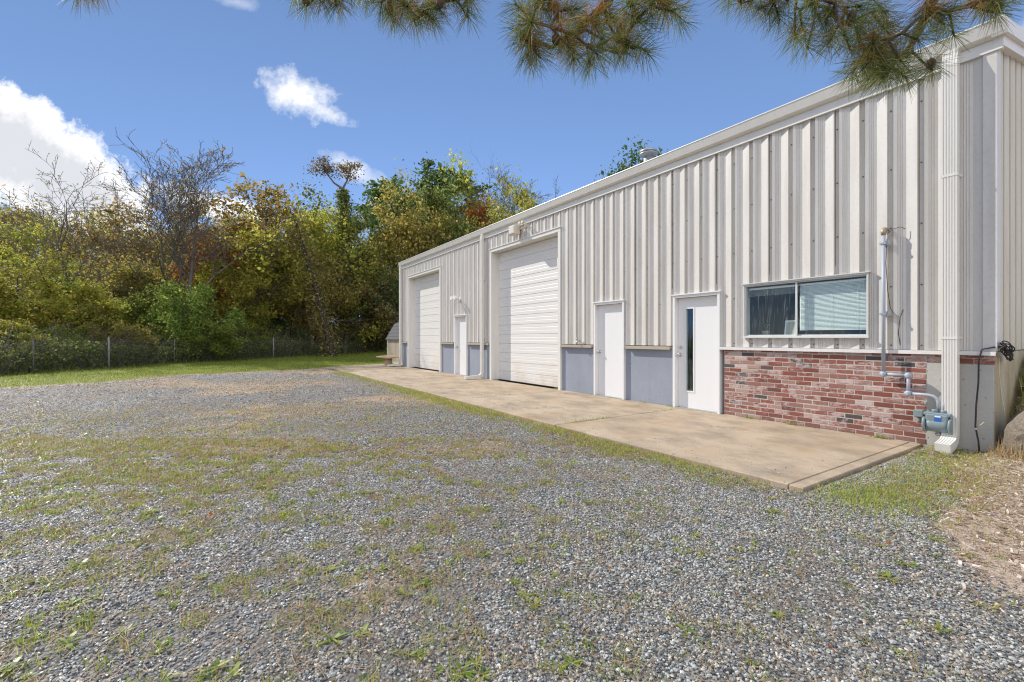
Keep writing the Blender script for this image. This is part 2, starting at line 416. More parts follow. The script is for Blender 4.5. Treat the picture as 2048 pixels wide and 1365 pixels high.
def msk(nm): return t.ramp(t.math('ADD', att(nm), wob), [(.40, (0,0,0)), (.60, (1,1,1))])
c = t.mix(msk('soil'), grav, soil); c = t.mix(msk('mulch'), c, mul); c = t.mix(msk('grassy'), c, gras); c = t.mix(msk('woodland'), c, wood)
gm_ = t.math('SUBTRACT', 1.0, t.math('MAXIMUM', t.math('MAXIMUM', msk('soil'), msk('mulch')), t.math('MAXIMUM', msk('grassy'), msk('woodland'))), clamp=True)
h = t.math('ADD', t.math('ADD', t.math('MULTIPLY', t.math('MULTIPLY', gap, gm_), -1.0), t.math('MULTIPLY', nf, .5)), t.math('MULTIPLY', t.noise(60, 4, .7, p), .5))
t.pbr(c, .75, 0, t.bump(h, .9, .012), .3); M['ground'] = t.mat

# ------------------------------------------------------------------ zones of the yard (camera-plan coordinates)
LAWN_R = [-60,-30,-13.55,-12.4,-11.8,-10.5,-9.1,-8.1,-5,60]
LAWN_F = [-12,2.5,12.04,13.7,15.9,17.5,19.5,22.1,24.5,26]
FENCE = [gnd(-95,760), gnd(67,747), gnd(218,737.5), gnd(349,728), gnd(453,722.5), gnd(547,717.5), gnd(624,712.5), gnd(691,708.5), gnd(757,705), gnd(815,702.3), gnd(870,700)]
FEN_RF = [to_rf(v.x, v.y) for v in FENCE]
def fence_r(f):
    return np.interp(f, [q[1] for q in FEN_RF], [q[0] for q in FEN_RF])
def z_height(x, y):
    r_, f = to_rf(x, y)
    z = -0.014 + 0*x + .010*sstep(.7, .1, np.maximum(np.maximum(-21.6-x, x+1.93), -3.06-y))
    bank = sstep(0.10, 1.55, y) * sstep(-1.42, -1.30, x) * 1.0
    bank = bank + .10 * sstep(-1.45, -1.2, x) * sstep(-1.2, .4, y)
    hill = sstep(38, 75, f) * 3.0 * sstep(-60, -15, -np.abs(r_ + 5))
    z = z + bank + hill
    far = sstep(3, 14, np.hypot(r_, f))
    z = z + (fbm(x*.35, y*.35, 40) - .5) * .06 * far * (f < 60)
    under = (x > -21.7) & (x < -1.85) & (y > -3.3) & (y < 12)
    return np.where(under, np.minimum(z, -0.05), z)
def zones(x, y):
    r_, f = to_rf(x, y); p = y + DW
    d = f - np.interp(r_, LAWN_R, LAWN_F) + (fbm(x*.5, y*.5, 11) - .5) * 1.6
    lawn = sstep(-.35, .35, d)
    soil = sstep(-2.2, -.6, d) * .62
    # weedy strips: along the slab's front edge and in loose bands over the lot
    n = fbm(x*.55, y*.55, 21); n2 = fbm(x*1.7, y*1.7, 31)
    edge = sstep(.95, .12, 4.31 - p) * (p < 4.4) * sstep(-19, -12, x) * sstep(-1.0, -4.2, x)
    strip = edge * (.35 + .6*n2)
    dline = np.abs((f - (7.8 + .18*r_)))
    band = sstep(2.6, .3, dline) * sstep(5.0, 1.0, r_) * .75
    near = (sstep(2.2, -2.0, r_ + .1*f) * .9 + .10) * sstep(10.0, 4.5, f) * 1.1
    right = sstep(1.35, .3, np.abs(p - 5.3)) * sstep(.75, .12, np.abs(x + 1.42)) * .62
    weeds = np.maximum.reduce([strip, band * sstep(.44, .60, .3*n + .7*fbm(x*6.0, y*6.0, 36, 2)) , near * 1.1 * sstep(.46, .62, .25*n + .75*fbm(x*9.0, y*9.0, 35, 2)), right * sstep(.3, .55, n2 + .1)])
    mulch = sstep(-.12, .12, x - (-1.22 + (5.1 - p)*.29) + (n2-.5)*.7) * sstep(3.1, 4.1, p + (n - .5)*.8)
    soil = np.maximum(soil, .60 * sstep(.40, .66, fbm(x*.42+9, y*.42, 51)) * sstep(2.5, 6.0, f))
    soil = np.maximum(soil, .38 * sstep(.42, .6, fbm(x*1.3+3, y*1.3, 57)))
    woods = sstep(.3, -.5, r_ - fence_r(f)) * (f > 5)
    woods = np.maximum(woods, sstep(47, 50, f))
    return dict(lawn=lawn, soil=soil, weeds=weeds, mulch=mulch, woods=woods)
SLAB = (-21.6, -1.93, -3.06, 0.0)
def on_slab(x, y, m=.0):
    return (x > SLAB[0]-m) & (x < SLAB[1]+m) & (y > SLAB[2]-m) & (y < 12)

def axis(lo, hi, dense_lo, dense_hi, d):
    a = list(np.arange(dense_lo, dense_hi + d/2, d)); s = d
    while a[-1] < hi: s *= 1.35; a.append(a[-1] + s)
    s = d
    while a[0] > lo: s *= 1.35; a.insert(0, a[0] - s)
    return np.array(a)
gx = axis(-420, 300, -46, 3, .2); gy = axis(-300, 420, -26, 8, .2)
GX, GY = np.meshgrid(gx, gy, indexing='ij')
Z = z_height(GX, GY); zn = zones(GX, GY)
nx, ny = len(gx), len(gy)
I = np.arange(nx*ny).reshape(nx, ny)
F = np.stack([I[:-1,:-1], I[1:,:-1], I[1:,1:], I[:-1,1:]], -1).reshape(-1, 4)
ground = np_mesh('ground', np.stack([GX, GY, Z], -1).reshape(-1, 3), F, M['ground'], smooth=True)
for nm, arr in (('soil', zn['soil']), ('grassy', np.maximum(zn['lawn'], zn['weeds']*.30)*(1-.7*zn['mulch'])), ('mulch', zn['mulch']), ('woodland', zn['woods']), ('fines', sstep(16, 9, to_rf(GX, GY)[1]))):
    a = ground.data.attributes.new(nm, 'FLOAT', 'POINT'); a.data.foreach_set('value', arr.astype(np.float32).ravel())
tag(ground, 'grey gravel yard running out to lawn and woodland floor', 'ground', kind='structure')

# ------------------------------------------------------------------ slab
mb = MB()
joints = [SLAB[0], -19.3, -14.1, -8.85, -5.4, -2.06, SLAB[1]]
for a, b in zip(joints[:-1], joints[1:]):
    g = .0035
    mb.box(a+g, b-g, SLAB[2] + (.0 if a > -20 else .02), SLAB[3]-.004, -.14, 0.0, bev=.008)
mb.box(SLAB[0]+.05, SLAB[1]-.05, SLAB[2]+.05, SLAB[3]-.03, -.14, -.012)
o = mb.build('concrete_path', M['slab']); tag(o, 'tan concrete apron along the foot of the metal building', 'path', kind='structure')

# ------------------------------------------------------------------ metal building
SL, SR, ZL, ZE = -20.66, -1.30, 1.165, 4.60
BDEP = 12.0
bld = empty('metal_building', (-11, 0, 0)); tag(bld, 'long cream ribbed metal building with two white overhead doors and a brick corner', 'building')
OPEN = [(-19.80,-16.26,4.06), (-15.03,-14.07,2.13), (-12.47,-8.97,4.08), (-7.74,-6.82,2.12), (-5.58,-4.62,2.12), (-4.20,-2.48,2.19)]
OPEN_LO = [-1,-1,-1,-1,-1,1.325]
PER = .3048
def profile(t0, t1, phase=0.0):
    base = [(0,-.004), (.007,-.047)]
    def pan(a): return -.047 + .028 * (a-.007)/.122
    for c0 in (.045, .068, .091):
        base += [(c0, pan(c0)), (c0+.0025, pan(c0)+.005), (c0+.0065, pan(c0)+.005), (c0+.009, pan(c0))]
    base += [(.129,-.019), (.245,-.047), (.249,-.004)]
    pts = []
    k = math.floor((t0-phase)/PER) - 1
    while phase + k*PER < t1 + PER:
        for a, b in base: pts.append((phase + k*PER + a, b))
        k += 1
    return pts
def cut(pts, brk):
    xs = [a for a, _ in pts]; ys = [b for _, b in pts]
    allx = sorted(set([round(a, 6) for a in xs] + [round(b, 6) for b in brk]))
    return [(a, float(np.interp(a, xs, ys))) for a in allx]
brk = [SL, SR] + [v for o_ in OPEN for v in o_[:2]]
PH = -2.2805 - .25      # groove phase read from the photo
pts = [q for q in cut(profile(SL, SR, PH), brk) if SL-1e-6 <= q[0] <= SR+1e-6]
mb = MB()
for (a, ya), (b, yb) in zip(pts[:-1], pts[1:]):
    mid = (a+b)/2; spans = [(ZL, ZE)]
    for (o0, o1, ot), ol in zip(OPEN, OPEN_LO):
        if o0 < mid < o1:
            spans = ([(ZL, ol)] if ol > ZL else []) + [(ot, ZE)]
    for z0, z1 in spans: mb.face([(a,ya,z0),(b,yb,z0),(b,yb,z1),(a,ya,z1)])
rng = random.Random(3)
for k in range(int((SR-SL)/PER/3)):
    gx_ = PH + .253 + (math.floor((SL-PH)/PER)+1+3*k)*PER
    if not (SL+.1 < gx_ < SR-.1): continue
    zz_ = [(ZL, ZE)]
    for (o0, o1, ot), ol in zip(OPEN, OPEN_LO):
        if o0-.13 < gx_ < o1+.13: zz_ = [(ot+.13, ZE)]
    for z0, z1 in zz_: mb.box(gx_, gx_+.0025, -.010, -.003, z0+.01, z1, 1)
k = math.floor((SL-PH)/PER)
while PH + k*PER < SR:
    gx_ = PH + k*PER + .276
    if SL+.05 < gx_ < SR-.05:
        for z in (1.22, 1.98, 2.74, 3.5, 4.26):
            if any(a-.05 < gx_ < b+.05 and (z < tp+.05 and z > lo-.05) for (a,b,tp), lo in zip(OPEN, OPEN_LO)): continue
            mb.lathe((gx_, -.006, z), [(.010,-.001), (.010,-.006), (.006,-.010)], 6, 1, axis='y')
    k += 1
rel(bld, mb).build('wall', [M['siding'], M['screw']], bld)

# end wall (right gable): ribs run up the slope of the roof
PITCH = .205
mb = MB()
pe = [q for q in cut(profile(0, BDEP, .02), [0, BDEP]) if 0 <= q[0] <= BDEP]
def eave_z(y): return ZE + PITCH * (y if y < BDEP/2 else BDEP - y)
for (a, ya), (b, yb) in zip(pe[:-1], pe[1:]):
    mb.face([(SR-ya-.045,a,ZL),(SR-yb-.045,b,ZL),(SR-yb-.045,b,eave_z(b)+.1),(SR-ya-.045,a,eave_z(a)+.1)])
    mb.face([(SL+.0,a,ZL),(SL+.0,b,ZL),(SL+.0,b,eave_z(b)+.1),(SL+.0,a,eave_z(a)+.1)])
mb.face([(SL,BDEP,-.1),(SR-.05,BDEP,-.1),(SR-.05,BDEP,ZE+.1),(SL,BDEP,ZE+.1)])
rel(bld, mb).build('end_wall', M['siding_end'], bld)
# end wall base
for a, b in ((SR-.30, SR-.015), (SL+.01, SL+.3)):
    mb = MB(); mb.box(a, b, .005, BDEP-.01, -.3, ZL-.012)
    rel(bld, mb).build('end_foundation', M['endbase'], bld)

# roof
mb = MB()
ov = .17
for y0, y1 in ((-.10, BDEP/2), (BDEP/2, BDEP+.1)):
    z0, z1 = (eave_z(0)+.19+PITCH*y0 if y0 < 1 else eave_z(BDEP/2)+.19), (eave_z(BDEP/2)+.19 if y0 < 1 else ZE+.17)
    mb.face([(SL-.1,y0,z0),(SR+.06,y0,z0),(SR+.06,y1,z1),(SL-.1,y1,z1)])
    mb.face([(SL-.1,y0,z0-.02),(SR+.06,y0,z0-.02),(SR+.06,y1,z1-.02),(SL-.1,y1,z1-.02)])
    n_ = int((SR-SL)/.61)
    for i in range(n_+1):
        x = SL - .05 + i*.61
        mb.face([(x-.02,y0,z0+.03),(x+.02,y0,z0+.03),(x+.02,y1,z1+.03),(x-.02,y1,z1+.03)])
        mb.face([(x-.02,y0,z0+.03),(x-.02,y1,z1+.03),(x-.04,y1,z1),(x-.04,y0,z0)])
        mb.face([(x+.02,y0,z0+.03),(x+.02,y1,z1+.03),(x+.04,y1,z1),(x+.04,y0,z0)])
rel(bld, mb).build('roof', M['roof'], bld)

# gutter and fascia
mb = MB()
prof = [(-.045,4.80), (-.045,4.655), (-.118,4.675), (-.135,4.69), (-.172,4.815), (-.180,4.825), (-.176,4.838), (-.150,4.832), (-.125,4.72), (-.075,4.70), (-.06,4.80)]
n = len(prof)
x0, x1 = SL-.12, SR+.09
for i in range(n):
    (y0,z0),(y1,z1) = prof[i], prof[(i+1) % n]
    mb.face([(x0,y0,z0),(x1,y0,z0),(x1,y1,z1),(x0,y1,z1)])
mb.face([(x0,y,z) for y, z in prof]); mb.face([(x1,y,z) for y, z in prof])
rel(bld, mb).build('gutter', M['gutter'], bld)
mb = MB(); mb.box(SL-.06, SR+.055, -.062, -.004, 4.535, 4.655); mb.box(SL-.06, SR+.055, -.070, -.006, 4.528, 4.542)
rel(bld, mb).build('fascia', M['trim'], bld)
# rake trim on the gable end (two stepped boards following the slope)
mb = MB()
for (xa, xb, zt, zb) in ((SR-.02, SR+.105, .245, .085), (SR-.02, SR+.062, .085, -.03)):
    for y0, y1 in ((-.16, BDEP/2), (BDEP/2, BDEP+.1)):
        h0 = ZE + (PITCH*y0 if y0 < 1 else PITCH*BDEP/2); h1 = ZE + (PITCH*BDEP/2 if y0 < 1 else 0)
        yb0 = y0
        if y0 < 0:
            yt = -.178 if zb > 0 else -.064; yb0 = -.122 if zb > 0 else -.064
            y0 = yt; h0 = ZE + PITCH*y0
        v = [(xa,yb0,ZE+PITCH*yb0+zb if yb0 < 0 else h0+zb),(xb,yb0,ZE+PITCH*yb0+zb if yb0 < 0 else h0+zb),(xb,y1,h1+zb),(xa,y1,h1+zb),(xa,y0,h0+zt),(xb,y0,h0+zt),(xb,y1,h1+zt),(xa,y1,h1+zt)]
        for q in ((0,3,2,1),(4,5,6,7),(0,1,5,4),(1,2,6,5),(2,3,7,6),(3,0,4,7)): mb.face([v[i] for i in q])
rel(bld, mb).build('rake_trim', M['trim'], bld)
# corner trims
mb = MB(); mb.box(SR-.10, SR+.012, -.056, -.046, ZL, 4.53); mb.box(SR+.002, SR+.012, -.046, .10, ZL, 4.60)
rel(bld, mb).build('corner_trim', M['siding'], bld)
mb = MB(); mb.box(SL-.03, SL+.10, -.056, -.046, ZL, 4.53); mb.box(SL-.03, SL-.02, -.046, .1, ZL, 4.6)
rel(bld, mb).build('corner_trim', M['siding'], bld)

# foundation, blue grey painted
for a, b in ((SL,-19.80), (-16.26,-15.03), (-14.07,-12.47), (-8.97,-7.74), (-6.82,-5.58)):
    mb = MB(); mb.box(a, b, 0.0, .28, -.14, ZL-.02)
    rel(bld, mb).build('foundation', M['bluegrey'], bld)
# thin vertical joint lines in the painted concrete
for x in (-13.2, -8.32, -6.18):
    mb = MB(); mb.box(x-.004, x+.004, -.0015, .004, .0, ZL-.03)
    rel(bld, mb).build('control_joint', M['seal'], bld)
for a, b in ((SL,-19.86), (-16.20,-15.09), (-14.01,-12.53), (-8.91,-7.80), (-6.76,-5.64)):
    mb = MB(); mb.box(a, b, -.075, .0, ZL-.055, ZL-.012); mb.box(a, b, -.085, -.074, ZL-.075, ZL-.012)
    rel(bld, mb).build('ledge', M['ledge'], bld)

# brick veneer: real bricks in running bond over a mortar bed
BX0, BX1, BXC = -4.555, -1.90, SR-.012
rows = 17; bh = (ZL - .02) / rows
mb = MB(); rng = random.Random(11)
for r_ in range(rows):
    z0 = r_*bh + .005; z1 = (r_+1)*bh - .005
    top2 = r_ >= rows-2
    end = BXC if top2 else BX1
    x = BX0 - (.105 if r_ % 2 else 0) - rng.random()*.02
    while x < end - .01:
        L = .203 + rng.uniform(-.006, .006)
        a, b = max(x, BX0), min(x + L, end)
        if b - a > .03:
            d = -.030 + rng.uniform(-.003, .003)
            mb.box(a, b, d, .01, z0 + rng.uniform(-.0015,.0015), z1 + rng.uniform(-.0015,.0015), bev=.004)
        x += L + .010
rel(bld, mb).build('brick_wall', M['brick'], bld)
mb = MB(); mb.box(BX0-.005, BX1+.004, -.0265, .28, -.14, ZL-.02); mb.box(BX1+.004, BXC-.004, -.022, .27, ZL-.02-2*bh, ZL-.021)
rel(bld, mb).build('mortar', M['mortar'], bld)
mb = MB(); mb.box(BX1+.006, SR-.02, -.030, .26, -.3, ZL-.022-2*bh)
rel(bld, mb).build('parged_corner', M['parge'], bld)
mb = MB(); mb.box(-4.62, SR+.004, -.075, .0, ZL-.022, ZL-.004); mb.box(-4.62, SR+.004, -.080, -.074, ZL-.05, ZL-.004)
rel(bld, mb).build('brick_ledge', M['ledge_white'], bld)

# overhead doors
def overhead(a, b, top):
    d = empty('overhead_door', ((a+b)/2, .24, 0)); d.parent = bld; d.location = ((a+b)/2 - bld.location.x, .24, 0)
    off = Vector(((a+b)/2, .24, 0))
    def fin(m, nm, mat, par=d):
        m.v = [(p[0]-off.x, p[1]-off.y, p[2]-off.z) for p in m.v]; return m.build(nm, mat, par)
    n_ = 14; h = (top-.005)/n_
    m = MB()
    for i in range(n_):
        z0, z1 = i*h + .003, (i+1)*h - .003
        big = .010 if i % 2 == 0 else .005
        # each strip: lower lip, flat with two soft beads, upper lip
        ys = [(z0, .255), (z0+big, .240), (z0+h*.33, .240), (z0+h*.36, .244), (z0+h*.39, .240), (z0+h*.64, .240), (z0+h*.67, .244), (z0+h*.70, .240), (z1-big, .240), (z1, .255)]
        for (za, ya), (zb, yb) in zip(ys[:-1], ys[1:]): m.face([(a,ya,za),(b,ya,za),(b,yb,zb),(a,yb,zb)])
        m.face([(a,.255,z1),(b,.255,z1),(b,.255,z1+.006),(a,.255,z1+.006)])
    fin(m, 'door_panel', M['garage'])
    m = MB(); m.box(a, b, .232, .26, .0005, .012); fin(m, 'bottom_seal', M['hinge'])
    m = MB()
    w = .10
    # jamb liners and head liner
    m.box(a-w, a-.001, -.062, .30, .0, top+.001); m.box(b+.001, b+w, -.062, .30, .0, top+.001)
    m.box(a-w, b+w, -.064, .30, top+.002, top+.10)
    m.box(a-w-.02, b+w+.02, -.085, -.03, top+.095, top+.115)
    fin(m, 'frame', M['trim'])
    for s_, e in ((a, .012), (b, -.012)):
        m = MB(); m.box(min(s_, s_+e), max(s_, s_+e), .215, .238, .03, top-.02)
        fin(m, 'weather_strip', M['white'])
    return d
overhead(-19.72,-16.34,4.0); overhead(-12.38,-9.05,4.02)

# personnel doors
def door(a, b, top, slot=False, lever=True):
    d = empty('door', (0,0,0)); d.parent = bld; ox, oy = (a+b)/2, .03; d.location = (ox - bld.location.x, oy, 0)
    def fin(m, nm, mat, par=d):
        m.v = [(p[0]-ox, p[1]-oy, p[2]) for p in m.v]; return m.build(nm, mat, par)
    w = .045
    m = MB(); m.box(a, a+w, -.065, .12, 0, top-.05); m.box(b-w, b, -.065, .12, 0, top-.05); m.box(a, b, -.066, .12, top-.05, top-.004)
    m.box(a-.015, b+.015, -.088, -.02, top-.004, top+.016); fin(m, 'frame', M['white'])
    la, lb = a+w+.004, b-w-.004; y = .035
    lw = lb - la
    if slot:
        s0, s1, q0, q1 = la+lw*.20, la+lw*.38, .33, 1.86
        m = MB()
        m.box(la, s0, y, y+.045, .012, top-.056); m.box(s1, lb, y, y+.045, .012, top-.056)
        m.box(s0, s1, y, y+.045, .012, q0); m.box(s0, s1, y, y+.045, q1, top-.056)
        fin(m, 'door_leaf', M['white'])
        m = MB(); e = .025
        m.box(s0-e, s0, y-.008, y+.002, q0-e, q1+e); m.box(s1, s1+e, y-.008, y+.002, q0-e, q1+e)
        m.box(s0, s1, y-.008, y+.002, q0-e, q0); m.box(s0, s1, y-.008, y+.002, q1, q1+e)
        fin(m, 'window_frame', M['white'])
        m = MB(); m.box(s0, s1, y+.015, y+.021, q0, q1); fin(m, 'window_pane', M['glass'])
    else:
        m = MB(); m.box(la, lb, y, y+.045, .012, top-.056); fin(m, 'door_leaf', M['white'])
    for z in (.23, 1.04, 1.84):
        m = MB(); m.tube([(lb+.004, y-.012, z-.055), (lb+.004, y-.012, z+.055)], .010, 8); m.box(lb-.012, lb+.03, y-.006, y-.002, z-.055, z+.055)
        fin(m, 'hinge', M['hinge'])
    hx = la + .065
    m = MB(); m.lathe((hx, y, 1.0), [(.032,0), (.032,-.012), (.012,-.016), (.012,-.045), (.026,-.055), (.030,-.075), (.018,-.088)], 14, 0, 'y')
    fin(m, 'handle', M['steel'])
    if slot:
        m = MB(); m.lathe((hx, y, 1.14), [(.030,0), (.028,-.016), (.014,-.022)], 14, 0, 'y'); fin(m, 'lock', M['steel'])
    m = MB(); m.box(la, lb, -.06, .10, 0.0005, .011); fin(m, 'threshold', M['seal'])
    return d
door(-15.03,-14.07,2.13); door(-7.74,-6.82,2.12); door(-5.58,-4.62,2.12, slot=True)

# window with blinds
wx0, wx1, wz0, wz1 = -4.20, -2.48, 1.325, 2.19
win = empty('window'); win.parent = bld; wc = Vector(((wx0+wx1)/2, 0, 1.325)); win.location = wc - bld.location
def wfin(m, nm, mat, par=win):
    m.v = [(p[0]-wc.x, p[1]-wc.y, p[2]-wc.z) for p in m.v]; return m.build(nm, mat, par)
m = MB(); fw = .020
m.box(wx0, wx0+fw, -.07, .10, wz0, wz1); m.box(wx1-fw, wx1, -.07, .10, wz0, wz1)
m.box(wx0+fw, wx1-fw, -.069, .10, wz0, wz0+fw); m.box(wx0+fw, wx1-fw, -.069, .10, wz1-fw, wz1)
m.box(wx0-.02, wx1+.02, -.085, -.04, wz1, wz1+.014); m.box(wx0-.01, wx1+.01, -.095, -.04, wz0-.012, wz0+.008)
wfin(m, 'window_frame', M['alu'])
xm = wx0 + (wx1-wx0)*.465
for (a, b, yy) in ((wx0+fw, xm+.02, -.035), (xm-.015, wx1-fw, -.012)):
    m = MB(); s_ = .020
    m.box(a, a+s_, yy-.010, yy+.012, wz0+fw, wz1-fw); m.box(b-s_, b, yy-.010, yy+.012, wz0+fw, wz1-fw)
    m.box(a+s_, b-s_, yy-.009, yy+.011, wz0+fw, wz0+fw+s_); m.box(a+s_, b-s_, yy-.009, yy+.011, wz1-fw-s_, wz1-fw)
    sash = wfin(m, 'sash', M['alu'])
    m = MB(); m.face([(a+s_, yy, wz0+fw+s_), (b-s_, yy, wz0+fw+s_), (b-s_, yy, wz1-fw-s_), (a+s_, yy, wz1-fw-s_)]); g_ = wfin(m, 'window_pane', M['glass'])
def blind(a, b, z0, z1, tilt, gap_):
    m = MB(); z = z0; rr = random.Random(5)
    while z < z1:
        dy, dz = .0125*math.cos(tilt), .0125*math.sin(tilt)
        j = rr.uniform(-.002, .002)
        m.face([(a, .05-dy, z-dz+j), (b, .05-dy, z-dz-j), (b, .05+dy, z+dz-j), (a, .05+dy, z+dz+j)])
        z += gap_
    m.box(a, b, .035, .065, z1, z1+.03)
    for x in (a+.12, (a+b)/2, b-.12): m.tube([(x, .036, z0), (x, .036, z1)], .0012, 4)
    return wfin(m, 'blind', M['slat'])
blind(xm+.02, wx1-.04, 1.44, 2.10, R(52), .018)
blind(wx0+.04, xm-.0, 2.0, 2.10, R(15), .008)
# the room behind
m = MB()
rx0, rx1, ry0, ry1, rz0, rz1 = -4.9, -1.9, .30, 3.6, .02, 2.7
m.face([(rx0,ry1,rz0),(rx1,ry1,rz0),(rx1,ry1,rz1),(rx0,ry1,rz1)]); m.face([(rx0,ry0,rz0),(rx0,ry1,rz0),(rx0,ry1,rz1),(rx0,ry0,rz1)])
m.face([(rx1,ry0,rz0),(rx1,ry1,rz0),(rx1,ry1,rz1),(rx1,ry0,rz1)]); m.face([(rx0,ry0,rz1),(rx1,ry0,rz1),(rx1,ry1,rz1),(rx0,ry1,rz1)])
m.face([(rx0,ry0,rz0),(rx1,ry0,rz0),(rx1,ry1,rz0),(rx0,ry1,rz0)])
m.box(wx0, wx1, .102, .34, wz0-.01, wz0+.018)
rel(bld, m).build('office_interior', M['inside'], bld)
m = MB()   # corridor behind the slot door
m.face([(-6.2,1.8,0),(-4.91,1.8,0),(-4.91,1.8,2.5),(-6.2,1.8,2.5)]); m.face([(-6.2,.30,0),(-6.2,1.8,0),(-6.2,1.8,2.5),(-6.2,.3,2.5)])
m.face([(-4.91,.30,0),(-4.91,1.8,0),(-4.91,1.8,2.5),(-4.91,.3,2.5)]); m.face([(-6.2,.3,2.5),(-4.91,.3,2.5),(-4.91,1.8,2.5),(-6.2,1.8,2.5)])
rel(bld, m).build('hall_interior', M['inside'], bld)
# things on the window sill inside
ph = empty('picture_frame', (-3.60, .21, wz0+.020)); tag(ph, 'small pale picture frame standing inside on the window sill', 'picture frame')
m = MB(); m.box(-.10,.10,-.008,.008,0,.022); m.box(-.10,.10,-.008,.008,.228,.25); m.box(-.10,-.078,-.008,.008,.022,.228); m.box(.078,.10,-.008,.008,.022,.228)
m.build('frame', M['slat'], ph); MB().box(-.078,.078,.0,.005,.022,.228).build('picture', M['picture'], ph)
ph.rotation_euler = (R(-8), 0, R(-14))
pp = empty('potted_plant', (-3.98, .22, wz0+.018)); tag(pp, 'small spiky plant in a pot inside on the window sill', 'plant')
m = MB(); m.lathe((0,0,0), [(.04,0), (.055,.085), (.06,.09), (.05,.09)], 14); m.build('pot', M['picture'], pp)
m = MB()
for k in range(16):
    a = k*2.4; l = .10 + .05*((k*7) % 5)/5
    m.tube([(0,0,.085), (math.cos(a)*l*.3, math.sin(a)*l*.3, .085+l*.7), (math.cos(a)*l*.6, math.sin(a)*l*.6, .085+l)], [.008,.006,.001], 5)
m.build('leaves', M['lf_green'], pp)

# downspouts
def ribbed(w, d, n_=5):
    """rectangular pipe profile with a fluted face (face at -b)"""
    P = [(-w/2, d/2), (w/2, d/2), (w/2, -d/2)]
    st = w / (2*n_ + 1)
    x = w/2
    for k in range(n_):
        x -= st; P += [(x, -d/2), (x - st*.2, -d/2 + .0045)]
        x -= st; P += [(x + st*.2, -d/2 + .0045), (x, -d/2)]
    P += [(-w/2, -d/2)]
    return P
def downspout(x, w, d, kick, kx=0.0, so=.03):
    yc = -.05 - so - d/2
    pts = [(x, -.10, 4.68), (x, -.105, 4.62), (x, yc, 4.50), (x, yc, 4.42), (x, yc, .20), (x, yc-.02, .13), (x+kx*.35, yc-.10, .085), (x+kx, yc-kick, .055)]
    m = MB(); m.sweep(pts, ribbed(w, d), (1, 0, 0))
    for z in (1.3, 3.2):
        m.box(x-w/2-.02, x+w/2+.02, -.046, -.043 , z, z+.03); m.box(x-w/2-.004, x-w/2, yc-d/2, -.045, z, z+.03); m.box(x+w/2, x+w/2+.004, yc-d/2, -.045, z, z+.03)
        m.box(x-w/2-.004, x+w/2+.004, yc-d/2-.003, yc-d/2-.0005, z, z+.03)
    return rel(bld, m).build('downspout', M['gutter'], bld)
downspout(-1.655, .135, .105, .30)
downspout(wall(965, None, -.1)[0], .11, .085, .62)
downspout(-20.60, .11, .085, .62)

# roof vent
vx, vy = wall(1297, None, 1.3)[0], 1.3
vf = CA*(vy+DW) - SA*vx
vzt = CAMH + (HY-298)/FPX*vf
v = empty('roof_vent', (vx, vy, ZE+.19+PITCH*vy)); tag(v, 'round galvanised vent pipe with a flat cap on the metal roof', 'vent')
hh = vzt - v.location.z
MB().lathe((0,0,0), [(.15,-.03), (.15,.02), (.115,.05), (.115,hh-.16)], 24).build('pipe', M['galv'], v)
MB().lathe((0,0,hh-.20), [(.115,0), (.205,.055), (.21,.075), (.15,.078)], 28).build('skirt', M['galv'], v)
MB().lathe((0,0,hh-.085), [(.16,-.035), (.205,-.01), (.212,.0), (.20,.03), (.14,.065), (.05,.085)], 28).build('cap', M['galv'], v)
MB().lathe((0,0,hh-.122), [(.185,0), (.185,.03)], 24).build('collar', M['hinge'], v)

# slanting pole above the roof (white metal mast)
b = pix(1881, 14, 6.9)
ms = empty('antenna_mast', tuple(pix(1712, 123, 7.0))); tag(ms, 'thin white pole slanting up above the roof edge behind the pine needles', 'pole')
q0 = Vector(ms.location); a = q0.lerp(b, .3)
m = MB(); m.tube([q0*0, b - q0], .020, 8); up_ = q0 + (b-q0)*.04; m.tube([Vector((up_.x, up_.y, ZE+.19+PITCH*up_.y-.02)) - q0, up_ - q0], .018, 8); m.build('pole', M['trim'], ms)
m = MB(); dirv = (b-a).normalized(); m.tube([b - q0 - dirv*.02, b - q0 + Vector((.0,0,.05)), b - q0 + Vector((.06,.03,.02))], .014, 6); m.build('tip_bracket', M['galv'], ms)

# lamps on the wall
sx, sz = wall(1035, 462, -.10)
lm = empty('flood_light', (sx, -.05, sz)); tag(lm, 'beige box flood light under the gutter above the nearer overhead door', 'wall light')
m = MB(); m.box(-.16,.16,-.26,-.06,-.14,.12, bev=.02); m.build('housing', M['beige_box'], lm)
m = MB(); m.box(-.13,.13,-.275,-.259,-.11,.09, bev=.006); m.build('lens', M['lens'], lm)
m = MB(); m.box(-.06,.06,-.06,.04,-.06,.06); m.build('bracket', M['beige_box'], lm)
m = MB(); m.tube([(.15,-.1,.0),(.24,-.08,.02),(.26,.02,.04)], .02, 8); m.build('conduit', M['beige_box'], lm)
lm2 = empty('sensor', (sx+.36, -.05, sz+.10)); tag(lm2, 'small twin headed sensor lamp beside the beige box flood light', 'sensor lamp')
m = MB(); m.box(-.05,.05,-.03,.03,-.06,.06, bev=.01); m.build('base', M['beige_box'], lm2)
for k in (-1, 1):
    m = MB(); m.tube([(k*.02,-.02,.0),(k*.05,-.07,.03),(k*.07,-.12,.03)], .012, 6); m.lathe((k*.07,-.12,.03), [(.02,.0), (.05,-.06), (.055,-.07), (.03,-.075)], 12, 0, 'y'); m.build('lamp_head', M['beige_box'], lm2)
sx, sz = wall(919, 600, -.05)
lt = empty('security_light', (sx, -.05, sz)); tag(lt, 'white twin head security light above the farthest small door', 'wall light')
